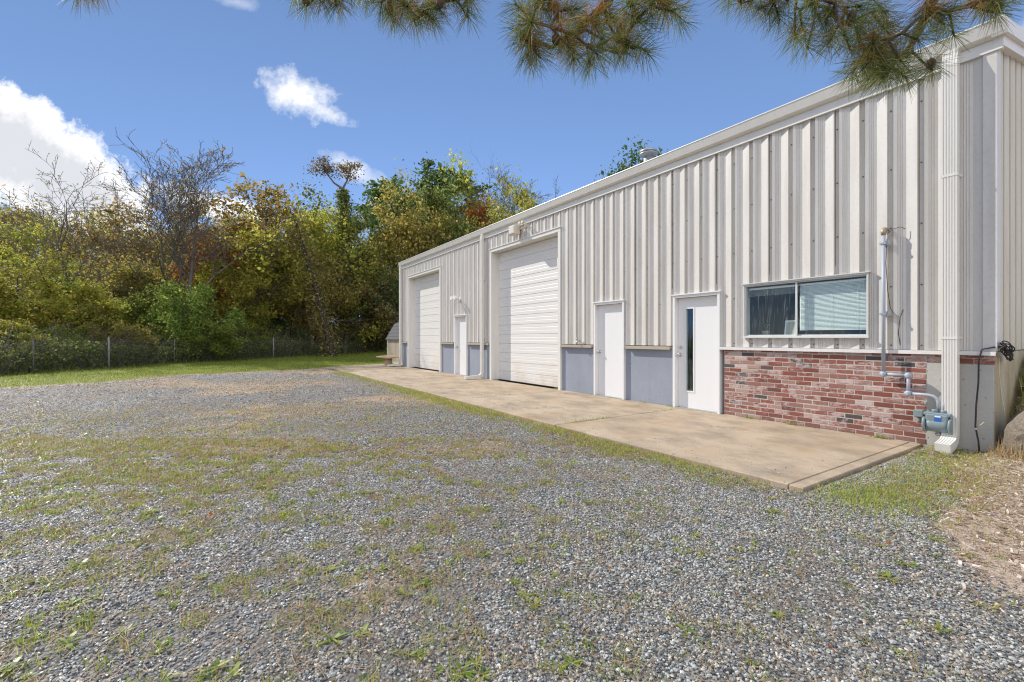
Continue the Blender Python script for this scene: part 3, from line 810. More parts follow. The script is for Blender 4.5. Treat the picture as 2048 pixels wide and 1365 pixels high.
m = MB(); m.lathe((0,0,0), [(.075,.02), (.075,-.02), (.05,-.035)], 16, 0, 'y'); m.build('base', M['white'], lt)
for k in (-1, 1):
    m = MB(); m.tube([(k*.03,-.03,0),(k*.09,-.10,.04),(k*.13,-.14,.05)], .018, 8); m.lathe((k*.13,-.14,.05), [(.03,.03), (.06,-.06), (.075,-.13), (.07,-.135), (.03,-.12)], 14, 0, 'y'); m.build('lamp_head', M['white'], lt)
# spigots
for nm, (px, py), lab in (('spigot', (1157, 682), 'small brass tap on the wall between the nearer overhead door and the plain white door'),):
    sx, sz = wall(px, py, -.08)
    sp = empty(nm, (sx, -.03, sz)); tag(sp, lab, 'tap')
    m = MB(); m.tube([(0,.02,0),(0,-.08,0),(0,-.11,-.02),(0,-.12,-.07)], [.014,.016,.018,.014], 8); m.build('spout', M['steel'], sp)
    m = MB(); m.tube([(0,-.07,.0),(0,-.075,.05)], .008, 6); m.lathe((0,-.078,.055), [(.03,-.004),(.03,.006)], 10); m.build('handle', M['steel'], sp)

# gas pipe and meter
def wp(x, y, off): s_, z_ = wall(x, y, off); return Vector((s_, off, z_))
top_ = wp(1767, 466, -.12); A = wp(1767, 748, -.12); B = wp(1817, 752, -.12); C_ = wp(1821, 786, -.12); D = wp(1866, 793, -.13); E = wp(1878, 822, -.13)
A.z = B.z = (A.z+B.z)/2; C_.x = B.x; C_.z = D.z = (C_.z + D.z)/2; E.x = D.x + .055
pr = empty('gas_pipe', (top_.x, -.12, A.z)); tag(pr, 'grey gas pipe rising over the brick to a capped elbow beside the window', 'pipe')
L0 = Vector(pr.location)
def arc(p, q, r_, n_=5):   # round corner p -> q via corner handled by caller
    return []
m = MB(); m.tube([Vector((top_.x,-.12,top_.z))-L0, Vector((top_.x,-.12,A.z))-L0], .0215, 12); m.build('riser', M['pipe'], pr)
m = MB()
m.tube([Vector((A.x-.01,-.12,A.z))-L0, Vector((B.x,-.12,A.z))-L0], .019, 10); m.tube([Vector((B.x,-.12,A.z+.01))-L0, Vector((B.x,-.12,C_.z-.01))-L0], .019, 10)
m.tube([Vector((B.x,-.12,C_.z))-L0, Vector((D.x-.05,-.13,C_.z))-L0, Vector((D.x+.0,-.13,C_.z-.008))-L0, Vector((D.x+.035,-.13,C_.z-.03))-L0, Vector((D.x+.05,-.13,C_.z-.075))-L0, Vector((D.x+.052,-.13,E.z))-L0], .019, 10)
m.build('run', M['pipe'], pr)
for c_ in ((A.x, A.z), (B.x, A.z), (B.x, C_.z)):
    m = MB(); q = Vector((c_[0], -.12, c_[1])) - L0
    m.lathe(q, [(.012,-.034), (.028,-.032), (.030,-.01), (.030,.012), (.026,.032), (.012,.034)], 12, 0, 'z'); m.lathe(q, [(.026,-.034), (.028,.034)], 12, 0, 'x'); m.build('elbow', M['pipe'], pr)
q = top_ - L0
m = MB(); m.tube([q + Vector((0,0,-.03)), q + Vector((0,0,.02)), q + Vector((0,.02,.045)), q + Vector((0,.07,.05)), q + Vector((0,.13,.05))], [.028,.03,.03,.028,.026], 10); m.build('top_elbow', M['brass'], pr)
for zf in (top_.z-.14, top_.z-1.05):
    m = MB(); zz = zf - L0.z
    m.box(-.035,.035,-.026,.075,zz-.012,zz+.012); m.box(.02,.06,.0,.05,zz-.03,zz+.03); m.build('clamp', M['galv'], pr)
ms2 = wp(1877, 848, -.16)
gm = empty('gas_meter', (ms2.x, -.17, 0)); tag(gm, 'grey gas meter with a blue sticker at the foot of the wide corner downspout', 'gas meter')
cz = ms2.z
m = MB()
m.lathe((-.105,0,cz-.01), [(.06,0), (.085,.015), (.088,.05), (.088,.165), (.085,.195), (.06,.21)], 24, 0, 'x')
m.box(-.10,.10,-.075,.07,cz+.02,cz+.115, bev=.012); m.box(-.125,.125,-.06,.06,cz+.095,cz+.135, bev=.010)
m.build('body', M['meter'], gm)
for k in (-1, 1):
    m = MB(); m.lathe((k*.115,0,cz-.01), [(.05,-.014), (.098,-.012), (.102,.0), (.098,.012), (.05,.014)] if k > 0 else [(.05,-.014), (.098,-.012), (.102,.0), (.098,.012), (.05,.014)], 20, 0, 'x')
    for i in range(8):
        a = i*math.pi/4; m.lathe((k*.115+k*.012, math.cos(a)*.088, cz-.01+math.sin(a)*.088), [(.008,-.004),(.008,.008)], 6, 0, 'x')
    m.build('end_cap', M['meter'], gm)
m = MB(); m.box(-.215,-.125,-.06,.035,cz+.06,cz+.15, bev=.01); m.tube([(-.17,-.01,cz+.06),(-.17,-.01,cz-.01)], .020, 10); m.build('regulator', M['meter'], gm)
m = MB(); m.box(-.125,-.09,-.04,.0,cz+.09,cz+.13); m.build('regulator_link', M['meter'], gm)
m = MB(); m.box(-.018,.044,-.0775,-.0735,cz+.035,cz+.108); st_ = m.build('sticker', M['blue'], gm)
m = MB(); m.box(-.014,.040,-.0785,-.0776,cz+.086,cz+.104); m.build('sticker_band', M['sticker_white'], st_)
m = MB()
for zz_, zh in ((cz+.042, .012), (cz+.062, .012)):
    for xx in (-.010, .008, .026): m.box(xx, xx+.011, -.0785, -.0776, zz_, zz_+zh)
for k in (0,):
    pass
MB().lathe((-.03,0,0), [(.022,cz+.13), (.03,cz+.135), (.03,cz+.165), (.02,cz+.17)], 12).build('union_nut', M['meter'], gm)
MB().lathe((.05,0,0), [(.022,cz+.13), (.03,cz+.135), (.03,cz+.165), (.02,cz+.17)], 12).build('union_nut', M['meter'], gm)
m = MB(); m.tube([(.05,0,cz+.16),(.05,0,cz+.25),(.05,.02,cz+.285),(.05,.07,cz+.30),(.05,.145,cz+.30)], .018, 10); m.build('outlet_pipe', M['pipe'], gm)
m = MB(); m.tube([(0,0,cz-.09),(0,0,cz-.14)], .02, 8); m.lathe((0,0,cz-.12), [(.032,-.01),(.032,.01)], 8); m.build('drain_plug', M['galv'], gm)
for o_ in list(gm.children):
    pass

# black cable coil and drops at the corner
cc = wp(1985, 697, -.09)
cb = empty('cable', (SR+.02, -.06, ZL)); tag(cb, 'coil of black cable hooked at the building corner with its end hanging down', 'cable')
rr = random.Random(8); m = MB()
for k in range(7):
    a0 = rr.uniform(0, 6.28); rx_, rz_ = rr.uniform(.12,.24), rr.uniform(.03,.075); cx_, cz_ = rr.uniform(.02,.10), rr.uniform(-.01,.06)
    tl = rr.uniform(-.5, -.15)
    pts_ = []
    for i in range(22):
        a = a0 + i/21*6.0
        u_, w_ = rx_*math.cos(a), rz_*math.sin(a)
        pts_.append((.03 + .02*math.sin(a*2+k) + .012*k*.3, .12 + cx_ + u_*math.cos(tl), cz_ + w_ + u_*math.sin(tl)))
    m.tube(pts_, .0065, 6)
m.build('coil', M['black_cable'], cb)
m = MB()
z_ = -ZL
m.tube([(.01,.10,.05), (-.03,.0,.045), (-.12,-.04,.02), (-.145,-.045,-.10), (-.15,-.03,-.35), (-.17,-.02,-.62), (-.175,-.03,-.86), (-.15,-.04,-1.02), (-.13,-.07,-1.19)], .0085, 8)
m.build('drop', M['black_cable'], cb)
m = MB(); m.tube([(-.16,-.03,-.86), (-.13,-.05,-.84), (-.10,-.06,-.80)], .004, 6); m.tube([(-.17,-.035,-.9), (-.172,-.04,-.88)], .012, 6); m.build('cable_tie', M['pale_cable'], cb)
cw = empty('wire', (SR-.01, .05, ZL-.1)); tag(cw, 'thin pale wire dangling down the stained end wall below the cable coil', 'wire')
m = MB(); m.tube([(.012,.05,.02), (.015,.02,-.12), (.02,.04,-.25), (.03,.055,-.42), (.05,.05,-.55), (.06,.03,-.62)], .004, 6); m.build('strand', M['pale_cable'], cw)
gc = empty('lead', (top_.x+.03, -.10, top_.z)); tag(gc, 'thin dark lead looping from the capped gas pipe elbow down the ribbed wall', 'wire')
m = MB(); m.tube([(0,0,-.02),(.06,.0,.03),(.13,.03,.05),(.17,.05,.02)], .004, 5); m.tube([(.0,.0,-.08),(-.01,.0,-.4),(.005,.01,-.75),(.03,.02,-.98),(.07,.03,-1.06),(.12,.05,-1.1),(.15,.06,-1.0)], .004, 5)
m.tube([(.12,.05,-1.1),(.10,.06,-1.3),(.12,.06,-1.45)], .004, 5); m.build('strand', M['black_cable'], gc)

# ------------------------------------------------------------------ small things by the corner
def rock(name, loc, rad, seed, scl=(1,1,.8), mat=None, sub=3, amp=.25):
    import bmesh
    bm = bmesh.new(); bmesh.ops.create_icosphere(bm, subdivisions=sub, radius=1.0)
    rs = np.random.RandomState(seed); nv = [(Vector(rs.normal(size=3)).normalized(), rs.uniform(.62,.95)) for _ in range(14)]
    for vtx in bm.verts:
        d = vtx.co.normalized(); k = 1.0
        for nrm, h in nv:
            c_ = d.dot(nrm)
            if c_ > .05: k = min(k, h / c_)
        k *= 1 + amp*.25*(float(vnoise(np.array(d.x*3+seed), np.array(d.y*3+d.z*2), 70)) - .5)
        k *= 1 + amp*.5*(float(fbm(np.array(d.x*4+seed), np.array(d.y*4+d.z*3), 72)) - .5); vtx.co = d * k * rad; vtx.co.x *= scl[0]; vtx.co.y *= scl[1]; vtx.co.z *= scl[2]
    me = bpy.data.meshes.new(name); bm.to_mesh(me); bm.free(); me.materials.append(mat)
    o = bpy.data.objects.new(name, me); COL.objects.link(o); o.location = loc; o.rotation_euler = (0,0,seed*1.3); return o
t = NT('granite_boulder'); p = t.obj(); n1 = t.noise(3, 6, .7, p); n2 = t.noise(45, 5, .8, p)
c = t.mix(t.ramp(n1, [(.35,(0,0,0)), (.7,(1,1,1))]), (.27,.225,.175), (.42,.36,.29)); c = t.mix(t.ramp(n2, [(.4,(0,0,0)),(.7,(.7,.7,.7))]), c, (.13,.105,.08))
t.pbr(c, .85, 0, t.bump(t.noise(14, 8, .75, p), 1.0, .06), .2); M['granite'] = t.mat
tag(rock('boulder', (-.80, .12, .16), .56, 5, (.85,1.0,.85), M['granite'], 4), 'big tan granite boulder in the bank beside the end wall', 'boulder')
for k, (dx, dy, r_, sd, lb) in enumerate(((0,0,.075,3,'grey angular stone under the corner downspout, largest of three'), (.16,-.03,.06,7,'tan flat stone under the corner downspout, nearest the bank'), (-.10,-.10,.055,9,'small brown stone under the corner downspout, nearest the concrete'))):
    g0 = gnd(1866, 908, 0)
    tag(rock('stone', (g0.x+dx, g0.y+dy, .01), r_, sd, (1.1,1,.6), M['granite'], 2), lb, 'stone', 'stones under the corner downspout')
rs_ = gnd(1932, 889, 0.02); rs_.z = 0
sk = empty('marker_stake', tuple(rs_)); tag(sk, 'short red and white ribbed stake in the mulch by the corner', 'stake')
m = MB(); m.lathe((0,0,0), [(.014,-.05), (.018,.0), (.026,.008), (.026,.028), (.016,.034), (.016,.044), (.026,.05), (.026,.07), (.016,.076), (.016,.086), (.026,.092), (.024,.112), (.012,.118)], 12); m.build('post', M['red'], sk)
for zz_ in (.039, .081): m = MB(); m.lathe((0,0,zz_), [(.0165,-.005), (.019,0), (.0165,.005)], 12); m.build('ring', M['sticker_white'], sk)

# ------------------------------------------------------------------ far end: shed and spool table
SHX0, SHX1, SHY = -24.55, -21.75, .55
sh = empty('garden_shed', ((SHX0+SHX1)/2, SHY, 0)); tag(sh, 'small tan shed with a dark gambrel roof past the far end of the building', 'shed')
Lw = (SHX1-SHX0)/2; he = 1.30
m = MB(); dp = 2.4
m.box(-Lw, Lw, 0, dp, -.06, he)
for k in range(int(2*Lw/.2)):
    x = -Lw + .1 + k*.2; m.box(x-.012, x+.012, -.002, .004, -.05, he-.02, 1)
for s_ in (-1, 1):
    m.face([(s_*Lw, 0, he), (s_*Lw, .45, he+.75), (s_*Lw, dp/2, he+1.1), (s_*Lw, dp-.45, he+.75), (s_*Lw, dp, he)])
m.build('wall', [M['shed_wall'], M['hinge']], sh)
m = MB(); e = .10; prof = [(-.10, he-.06), (.42, he+.80), (dp/2, he+1.16), (dp-.42, he+.80), (dp+.1, he-.06)]
for (ya, za), (yb, zb) in zip(prof[:-1], prof[1:]):
    n_ = 5
    for i in range(n_):
        u0, u1 = i/n_, (i+1)/n_
        y0, z0, y1, z1 = ya+(yb-ya)*u0, za+(zb-za)*u0, ya+(yb-ya)*u1, za+(zb-za)*u1
        up = yb > ya and zb > za
        m.face([(-Lw-e, y0, z0+(.012 if up else 0)), (Lw+e, y0, z0+(.012 if up else 0)), (Lw+e, y1, z1), (-Lw-e, y1, z1)])
t = NT('grey_asphalt_shingles'); p = t.obj(); n1 = t.noise(18, 5, .7, p)
t.pbr(t.mix(n1, (.06,.062,.07), (.15,.15,.16)), .9, 0, t.bump(n1, .5, .01), .2); M['shingle'] = t.mat
m.build('roof', M['shingle'], sh)
m = MB(); m.box(-Lw-.02, Lw+.02, -.03, -.005, he-.06, he+.0); m.box(-Lw-.02, -Lw+.06, -.02, -.003, -.05, he-.06); m.box(-Lw-.03, Lw+.03, -.06, 0, -.06, .03); m.build('trim', M['trim'], sh)
g0 = gnd(776, 733, 0)
stt = empty('spool_table', (g0.x, g0.y, .0)); tag(stt, 'low wooden table with a tilted top on a round post by the shed', 'table')
m = MB(); m.lathe((0,0,0), [(.30,0), (.30,.035), (.19,.036), (.19,.40)], 18); m.build('pedestal', M['wood'], stt)
m = MB(); m.box(-.42,.42,-.36,.36,.42,.47, bev=.008); tp = m.build('tabletop', M['wood'], stt); tp.rotation_euler = (R(3), R(3), R(25))

# ------------------------------------------------------------------ chain link fence
fn = empty('chain_link_fence', tuple(FENCE[0])); tag(fn, 'low wire fence on thin steel posts along the edge of the woods', 'fence')
L0 = Vector(fn.location)
def gz(x, y): return float(z_height(np.array([x]), np.array([y]))[0])
for i, v in enumerate(FENCE):
    zg = gz(v.x, v.y); big = i in (2, 5)
    m = MB(); q = Vector((v.x, v.y, zg)) - L0
    hgt = 1.27 + (.08 if big else 0); rr_ = .034 if big else .024
    m.tube([q + Vector((0,0,-.1)), q + Vector((0,0,hgt))], rr_, 8)
    m.lathe(q + Vector((0,0,hgt)), [(rr_*1.15,-.02), (rr_*1.15,.01), (rr_*.5,.035)], 8); m.build('post', M['post'] if big else M['oldwire'], fn)
V, Fc = [], []
def wire(a, b, w):
    """thin flat-sided wire as a 3-sided prism"""
    n_ = len(V); d = (b-a).normalized(); u_ = d.orthogonal().normalized(); w_ = d.cross(u_)
    for p_ in (a, b):
        for k in range(3):
            an = k*2.094; V.append(tuple(p_ + (u_*math.cos(an) + w_*math.sin(an))*w))
    for k in range(3): Fc.append((n_+k, n_+(k+1) % 3, n_+3+(k+1) % 3, n_+3+k))
for a, b in zip(FENCE[:-1], FENCE[1:]):
    za, zb = gz(a.x, a.y), gz(b.x, b.y)
    A_, B_ = Vector((a.x,a.y,za)) - L0, Vector((b.x,b.y,zb)) - L0
    Lg = (B_-A_).length; H = 1.18
    for hz in (.04, H): wire(A_ + Vector((0,0,hz)), B_ + Vector((0,0,hz)), .004)
    st_ = .075; n_ = int(Lg/st_)
    for i in range(-int(H/st_), n_):
        for sgn in (1, -1):
            t0 = i*st_ ; t1 = t0 + H
            s0, s1 = max(t0, 0), min(t1, Lg)
            if s1 - s0 < .03: continue
            h0, h1 = (s0-t0), (s1-t0)
            if sgn < 0: h0, h1 = H-h0, H-h1
            pa = A_.lerp(B_, s0/Lg) + Vector((0,0,.04+h0*.97)); pb = A_.lerp(B_, s1/Lg) + Vector((0,0,.04+h1*.97))
            wire(pa, pb, .0010)
np_mesh('wire_mesh', V, Fc, M['oldwire'], fn)

# ------------------------------------------------------------------ vegetation helpers
def leaf_quads(C, size, rng, asp=.62, flat=0.0):
    """one diamond-shaped leaf per centre"""
    n = len(C); size = np.broadcast_to(size, (n,))
    nrm = rng.normal(size=(n, 3)); nrm[:, 2] += flat * np.abs(rng.normal(size=n)) * 2
    nrm /= np.linalg.norm(nrm, axis=1, keepdims=True) + 1e-9
    a = rng.normal(size=(n, 3)); u = np.cross(nrm, a); u /= np.linalg.norm(u, axis=1, keepdims=True) + 1e-9
    v = np.cross(nrm, u)
    s = (size * rng.uniform(.6, 1.25, n))[:, None]
    V = np.stack([C - u*s*.5, C - v*s*.5*asp + nrm*s*.08, C + u*s*.5, C + v*s*.5*asp + nrm*s*.08], 1).reshape(-1, 3)
    return V, np.arange(n*4).reshape(n, 4)

def skeleton(seed, H=10.0, r0=.16, levels=4, first=.3, spread=.9, lean=(0,0), up=.25, nk=(9,6,5,4), ratio=(.55,.5,.5,.5), wob=.18, trunk_frac=1.0):
    """recursive limbs; returns list of (points, radii, level)"""
    rg = random.Random(seed); out = []
    def grow(p, d, L, r, lev):
        n = 7 if lev == 0 else (5 if lev < 3 else 3)
        pts, rad = [p.copy()], [r]; dirs = [d.copy()]
        for i in range(n):
            d = d + Vector((rg.gauss(0, wob), rg.gauss(0, wob), rg.gauss(0, wob*.6))) * (.5 if lev == 0 else 1)
            d.z += up * (.5 if lev else .35) * (.3 + .7*i/n)
            if lev == 0: d.x += lean[0]*.1; d.y += lean[1]*.1
            d.normalize(); p = p + d * (L/n); pts.append(p.copy())
            rad.append(r * (1 - (i+1)/n*(.82 if lev else .80))); dirs.append(d.copy())
        out.append((pts, rad, lev))
        if lev >= levels - 1: return
        k = nk[lev] + rg.randint(-1, 1)
        for j in range(k):
            t_ = (first if lev == 0 else .22) + (1 - (first if lev == 0 else .22)) * (j + rg.random()*.8) / k
            i = min(int(t_*n), n-1); u = t_*n - i
            q = pts[i].lerp(pts[i+1], u); dd = dirs[i+1]
            ax = dd.orthogonal().normalized(); ax.rotate(Matrix.Rotation(rg.uniform(0, 6.283), 3, dd))
            ang = spread * rg.uniform(.6, 1.15)
            nd = (dd * math.cos(ang) + ax * math.sin(ang)).normalized()
            LL = L * ratio[lev] * rg.uniform(.7, 1.15) * (1.15 - .55*t_ if lev == 0 else 1)
            grow(q, nd, LL, max(rad[i]*.55, .004), lev+1)
    grow(Vector((0,0,-.15)), Vector((lean[0]*.3, lean[1]*.3, 1)).normalized(), H*trunk_frac, r0, 0)
    return out

def tubes_np(branches, sides=(7,5,4,3,3), minr=.0):
    V, Fq = [], []; base = 0
    for pts, rad, lev in branches:
        n = sides[min(lev, len(sides)-1)]
        P = np.array([tuple(p) for p in pts]); Rr = np.maximum(np.array(rad), minr)
        T = np.gradient(P, axis=0); T /= np.linalg.norm(T, axis=1, keepdims=True) + 1e-9
        ref = np.array([.31, .95, .05]) if abs(T[0, 2]) > .8 else np.array([0, 0, 1.])
        U_ = np.cross(T, ref); U_ /= np.linalg.norm(U_, axis=1, keepdims=True) + 1e-9
        W_ = np.cross(T, U_)
        an = np.arange(n) * 2*np.pi/n
        ring = P[:, None] + (U_[:, None]*np.cos(an)[None, :, None] + W_[:, None]*np.sin(an)[None, :, None]) * Rr[:, None, None]
        V.append(ring.reshape(-1, 3)); m_ = len(P)
        i, k = np.meshgrid(np.arange(m_-1), np.arange(n), indexing='ij')
        a = base + i*n + k; b = base + i*n + (k+1) % n
        Fq.append(np.stack([a, b, b+n, a+n], -1).reshape(-1, 4)); base += m_*n
    return np.concatenate(V), np.concatenate(Fq)

def crown_points(br, lev_min, per, sig, rng, zmin=0.0):
    C = []
    for pts, rad, lev in br:
        if lev < lev_min: continue
        P = np.array([tuple(p) for p in pts])
        t_ = rng.uniform(.25, 1.0, per) * (len(P)-1); i = np.minimum(t_.astype(int), len(P)-2); u = (t_-i)[:, None]
        C.append(P[i]*(1-u) + P[i+1]*u + rng.normal(size=(per, 3))*sig)
    C = np.concatenate(C); return C[C[:, 2] > zmin]

PROTO = {}
def proto(key, sk, leaf=None, minr=.0, zmin=.2):
    """meshes for one kind of tree (trunk with limbs, crown of leaves), scaled to a height of 10"""
    Vt, Ft = tubes_np(sk, minr=minr); C = None
    top = Vt[:,2].max()
    if leaf:
        lev, per, sig, size, seed, flat = leaf
        rng = np.random.RandomState(seed); C = crown_points(sk, lev, per, sig, rng, zmin)
        if len(C) > 1500 and not key.startswith('pine'):   # gaps and clumps in the crown
            m_ = vnoise(C[:,0]*.9 + C[:,2]*.25 + 40 + seed*7, C[:,2]*.9 + C[:,1]*.8 + 40, 200) + .25*vnoise(C[:,0]*2.6 + 90, C[:,2]*2.6 + C[:,1]*2 + 90, 201)
            C = C[m_ > np.percentile(m_, 34)]
        top = np.percentile(C[:,2], 99.7) if len(C) > 1500 else top
    k = 10.0/top
    t_ = np_mesh('trunk', Vt*k, Ft, M['bark'], smooth=True); tm = t_.data; bpy.data.objects.remove(t_)
    cm = None
    if leaf:
        sz_v = size * (.55 + .9*rng.rand(len(C))**1.6)
        V, F = leaf_quads(C*k, sz_v, rng, flat=flat)
        c_ = np_mesh('crown', V, F, M['lf_olive']); cm = c_.data; bpy.data.objects.remove(c_)
    PROTO[key] = (tm, cm)

OK_ = (.33,.33,.24)
proto('oak_a', skeleton(1, 7.2, .17, 4, .22, 1.05, (.2,.0), .16, (12,7,5,4), (.66,.52,.5,.5)), (3, 52, OK_, .21, 1, .3))
proto('oak_b', skeleton(2, 7.6, .18, 4, .16, 1.0, (-.2,.1), .18, (13,7,5,4), (.58,.52,.5,.5)), (3, 52, OK_, .21, 2, .3))
proto('oak_c', skeleton(3, 7.0, .15, 4, .30, 1.1, (.1,.2), .14, (11,7,5,4), (.64,.55,.5,.5)), (3, 50, OK_, .22, 3, .3))
proto('sparse', skeleton(4, 8.0, .12, 4, .30, .7, (.15,-.1), .30, (11,7,5,4), (.50,.5,.5,.5)), (3, 9, (.22,.22,.18), .17, 4, .2))
proto('bare_a', skeleton(15, 8.6, .19, 5, .30, .95, (-.05,.05), .20, (11,7,5,4), (.66,.55,.5,.45,.4), .20), (4, 1, .05, .09, 5, 0), .010)
proto('bare_b', skeleton(26, 8.8, .14, 5, .32, .72, (.0,.0), .27, (12,7,5,4), (.60,.54,.5,.45,.4), .17), (4, 1, .05, .09, 6, 0), .009)
proto('shrub_a', skeleton(7, 6.5, .10, 4, .06, 1.0, (0,0), .10, (14,7,5,3), (.85,.5,.5,.5)), (2, 52, (.40,.40,.36), .32, 7, .3), 0, .1)
proto('shrub_b', skeleton(8, 6.5, .10, 4, .05, 1.15, (.3,0), .08, (15,7,5,3), (.9,.5,.5,.5)), (2, 52, (.40,.40,.36), .32, 8, .3), 0, .1)
proto('pine', skeleton(9, 9.4, .16, 3, .42, 1.25, (0,.1), .06, (22,6,3), (.32,.5,.5)), (2, 60, (.2,.2,.14), .24, 9, .2))
def columnar(seed):
    sk = skeleton(seed, 9.6, .17, 3, .80, .75, (-.05,0), .30, (4,5,4), (.22,.5,.5)); return sk

def tree(kind, mat, base, h, rz=0.0, name='tree', label='', group=None, sx=1.0, bark=None, cat='tree'):
    e = empty(name, tuple(base), rz); s = h / 10.0; e.scale = (s*sx, s*sx, s)
    tag(e, label, cat, group)
    tm, cm = PROTO[kind]
    t_ = bpy.data.objects.new('trunk' if not kind.startswith('shrub') else 'stems', tm); COL.objects.link(t_); t_.parent = e
    if bark:
        t_.material_slots[0].link = 'OBJECT'; t_.material_slots[0].material = bark
    if cm is not None:
        c_ = bpy.data.objects.new('crown' if not kind.startswith('shrub') else 'foliage', cm); COL.objects.link(c_); c_.parent = e
        c_.material_slots[0].link = 'OBJECT'; c_.material_slots[0].material = mat
    return e
def at(px, f): 
    v = rf((px-CX)/FPX*f, f); v.z = gz(v.x, v.y) - .05; return v
def hgt(px, py, f):
    v = at(px, f); return CAMH + (HY-py)/FPX*f - v.z

WG = 'trees in the woods behind the fence'
TREES = [  # kind, leaves, base px, depth, top py, rz, sx, name, label
 ('oak_b','lf_yellow', -45, 30, 425, .4, 1.1, 'maple_tree', 'yellow green tree cut by the left edge of the photo, behind the tangled hedge'),
 ('bare_a','lf_brown', 152, 24.8, 325, 2.3, 1.05, 'bare_tree', 'leafless tree with a thick dark trunk, leftmost of the bare trees'),
 ('oak_c','lf_olive', 60, 36, 436, 1.4, 1.05, 'oak_tree', 'low olive brown tree just left of the thick bare trunk'),
 ('oak_a','lf_brown', 225, 34, 402, 2.0, 1.05, 'oak_tree', 'broad brownish olive tree between the leftmost and the middle bare trees'),
 ('bare_b','lf_brown', 318, 28.5, 300, .9, 1.1, 'bare_tree', 'slim leafless tree in front of the big cloud, middle of the bare trees'),
 ('bare_b','lf_brown', 385, 28.2, 238, 3.4, 1.15, 'bare_tree', 'tallest slim leafless tree, rightmost of the bare trees'),
 ('oak_b','lf_olive', 318, 39, 440, 3.0, 1.15, 'oak_tree', 'olive tree filling in below the middle bare tree'),
 ('sparse','lf_olive', 448, 37, 392, 1.9, 1.0, 'sparse_tree', 'thin see-through tree right of the tallest bare tree'),
 ('oak_c','lf_orange', 400, 33, 480, .2, .85, 'maple_tree', 'reddish orange small tree at the foot of the tallest bare tree'),
 ('oak_a','lf_brown', 560, 37, 372, 4.0, 1.2, 'oak_tree', 'flat topped russet oak left of the lone high branches'),
 ('oak_b','lf_yellow', 520, 33, 455, 5.1, 1.0, 'maple_tree', 'bright yellow green tree in the middle of the woods under the flat russet oak'),
 ('oak_c','lf_yellow', 628, 36, 400, 2.6, .95, 'maple_tree', 'golden yellow tree just left of the vine covered trunk'),
 ('oak_a','lf_brown', 775, 47, 372, .5, .9, 'oak_tree', 'russet oak on the skyline right of the lone high branches'),
 ('oak_b','lf_oakgreen', 868, 50, 360, 1.2, 1.0, 'oak_tree', 'big round deep green oak above the far end of the gutter'),
 ('oak_c','lf_orange', 952, 54, 392, 2.2, .55, 'maple_tree', 'small bright orange tree beside the round deep green oak'),
 ('sparse','lf_yellow', 990, 56, 292, 3.1, 1.0, 'sparse_tree', 'tall thin yellow green tree, highest above the far roof'),
 ('bare_b','lf_brown', 1045, 57, 308, 4.4, .95, 'bare_tree', 'leafless grey tree beside the tall thin yellow green tree'),
 ('oak_a','lf_olive', 1030, 50, 385, 5.4, .95, 'oak_tree', 'olive tree behind the gutter at the right end of the woods'),
 ('oak_b','lf_olive', 960, 47, 440, 2.9, .9, 'oak_tree', 'olive tree low over the gutter beneath the small orange tree'),
 ('oak_b','lf_dark', 1258, 48, 338, 3.9, .9, 'oak_tree', 'dark green tree top showing over the roof left of the vent'),
 ('pine','lf_dark', 1322, 50, 296, 1.0, 1.0, 'pine_tree', 'dark pine top showing over the roof right of the vent'),
 ('pine','lf_dark', 800, 62, 352, 2.0, 1.2, 'pine_tree', 'dark pine on the skyline between the russet and deep green oaks'),
 ('pine','lf_dark', 905, 64, 345, 4.0, 1.3, 'pine_tree', 'dark pine on the skyline behind the deep green oak'),
 ('oak_c','lf_dark', 800, 40, 520, 1.7, .85, 'holly_tree', 'dark evergreen shading the far corner of the building'),
 ('oak_a','lf_olive', 470, 42, 430, 2.7, 1.0, 'oak_tree', 'olive tree behind the thin see-through tree'),
 ('oak_b','lf_oakgreen', 690, 45, 405, 3.6, .95, 'oak_tree', 'green oak behind the vine covered trunk'),
 ('oak_c','lf_brown', 120, 42, 420, 4.9, 1.1, 'oak_tree', 'russet tree behind the thick bare trunk'),
]
for (k, lf, px, f, py, rz, sx, nm, lab) in TREES:
    tree(k, M[lf], at(px, f), hgt(px, py, f), rz, nm, lab, WG, sx)

# the vine-draped trunk with two lone tufts high over the wood
vb = at(692, 40); vh = hgt(692, 318, 40)
vt = empty('oak_tree', tuple(vb)); tag(vt, 'tall trunk wrapped in vines with two lone tufts of leaves high on top', 'tree', WG)
rt = Vector((CA, SA, 0))
tp_ = rt*-.3 + Vector((0,0,CAMH - vb.z + (HY-378)/FPX*40)); z0_ = CAMH - vb.z; lt_ = rt*-1.95 + Vector((0,0,z0_ + (HY-340)/FPX*40)); r2_ = rt*.25 + Vector((0,0,z0_ + (HY-343)/FPX*40)); 
brs = [([Vector((0,0,-.2)), rt*.25+Vector((0,0,vh*.3)), rt*.1+Vector((0,0,vh*.55)), tp_], [.28,.22,.18,.13], 0),
       ([tp_, tp_.lerp(lt_,.45)+Vector((0,0,-.25)), lt_], [.12,.08,.04], 1), ([tp_, tp_.lerp(r2_,.5)+rt*.15, r2_], [.10,.07,.03], 1)]
rg = random.Random(77); lobes = []
for c0, wx_, hz_ in ((lt_, 1.0, 1.15), (r2_, .6, .95)):
    for k in range(11):
        q_ = c0 + rt*rg.gauss(0, .42)*wx_ + Vector((0,0,rg.gauss(.1,.36)*hz_)) + Vector((-rt.y, rt.x, 0))*rg.gauss(0,.5)
        brs.append(([c0 + (q_-c0)*.0, c0.lerp(q_, .55) + Vector((0,0,-.08)), q_], [.035,.022,.010], 2)); lobes.append((q_, rg.uniform(.22,.42)))
V, F = tubes_np(brs, (8,6,4)); np_mesh('trunk', V, F, M['bark'], vt, True)
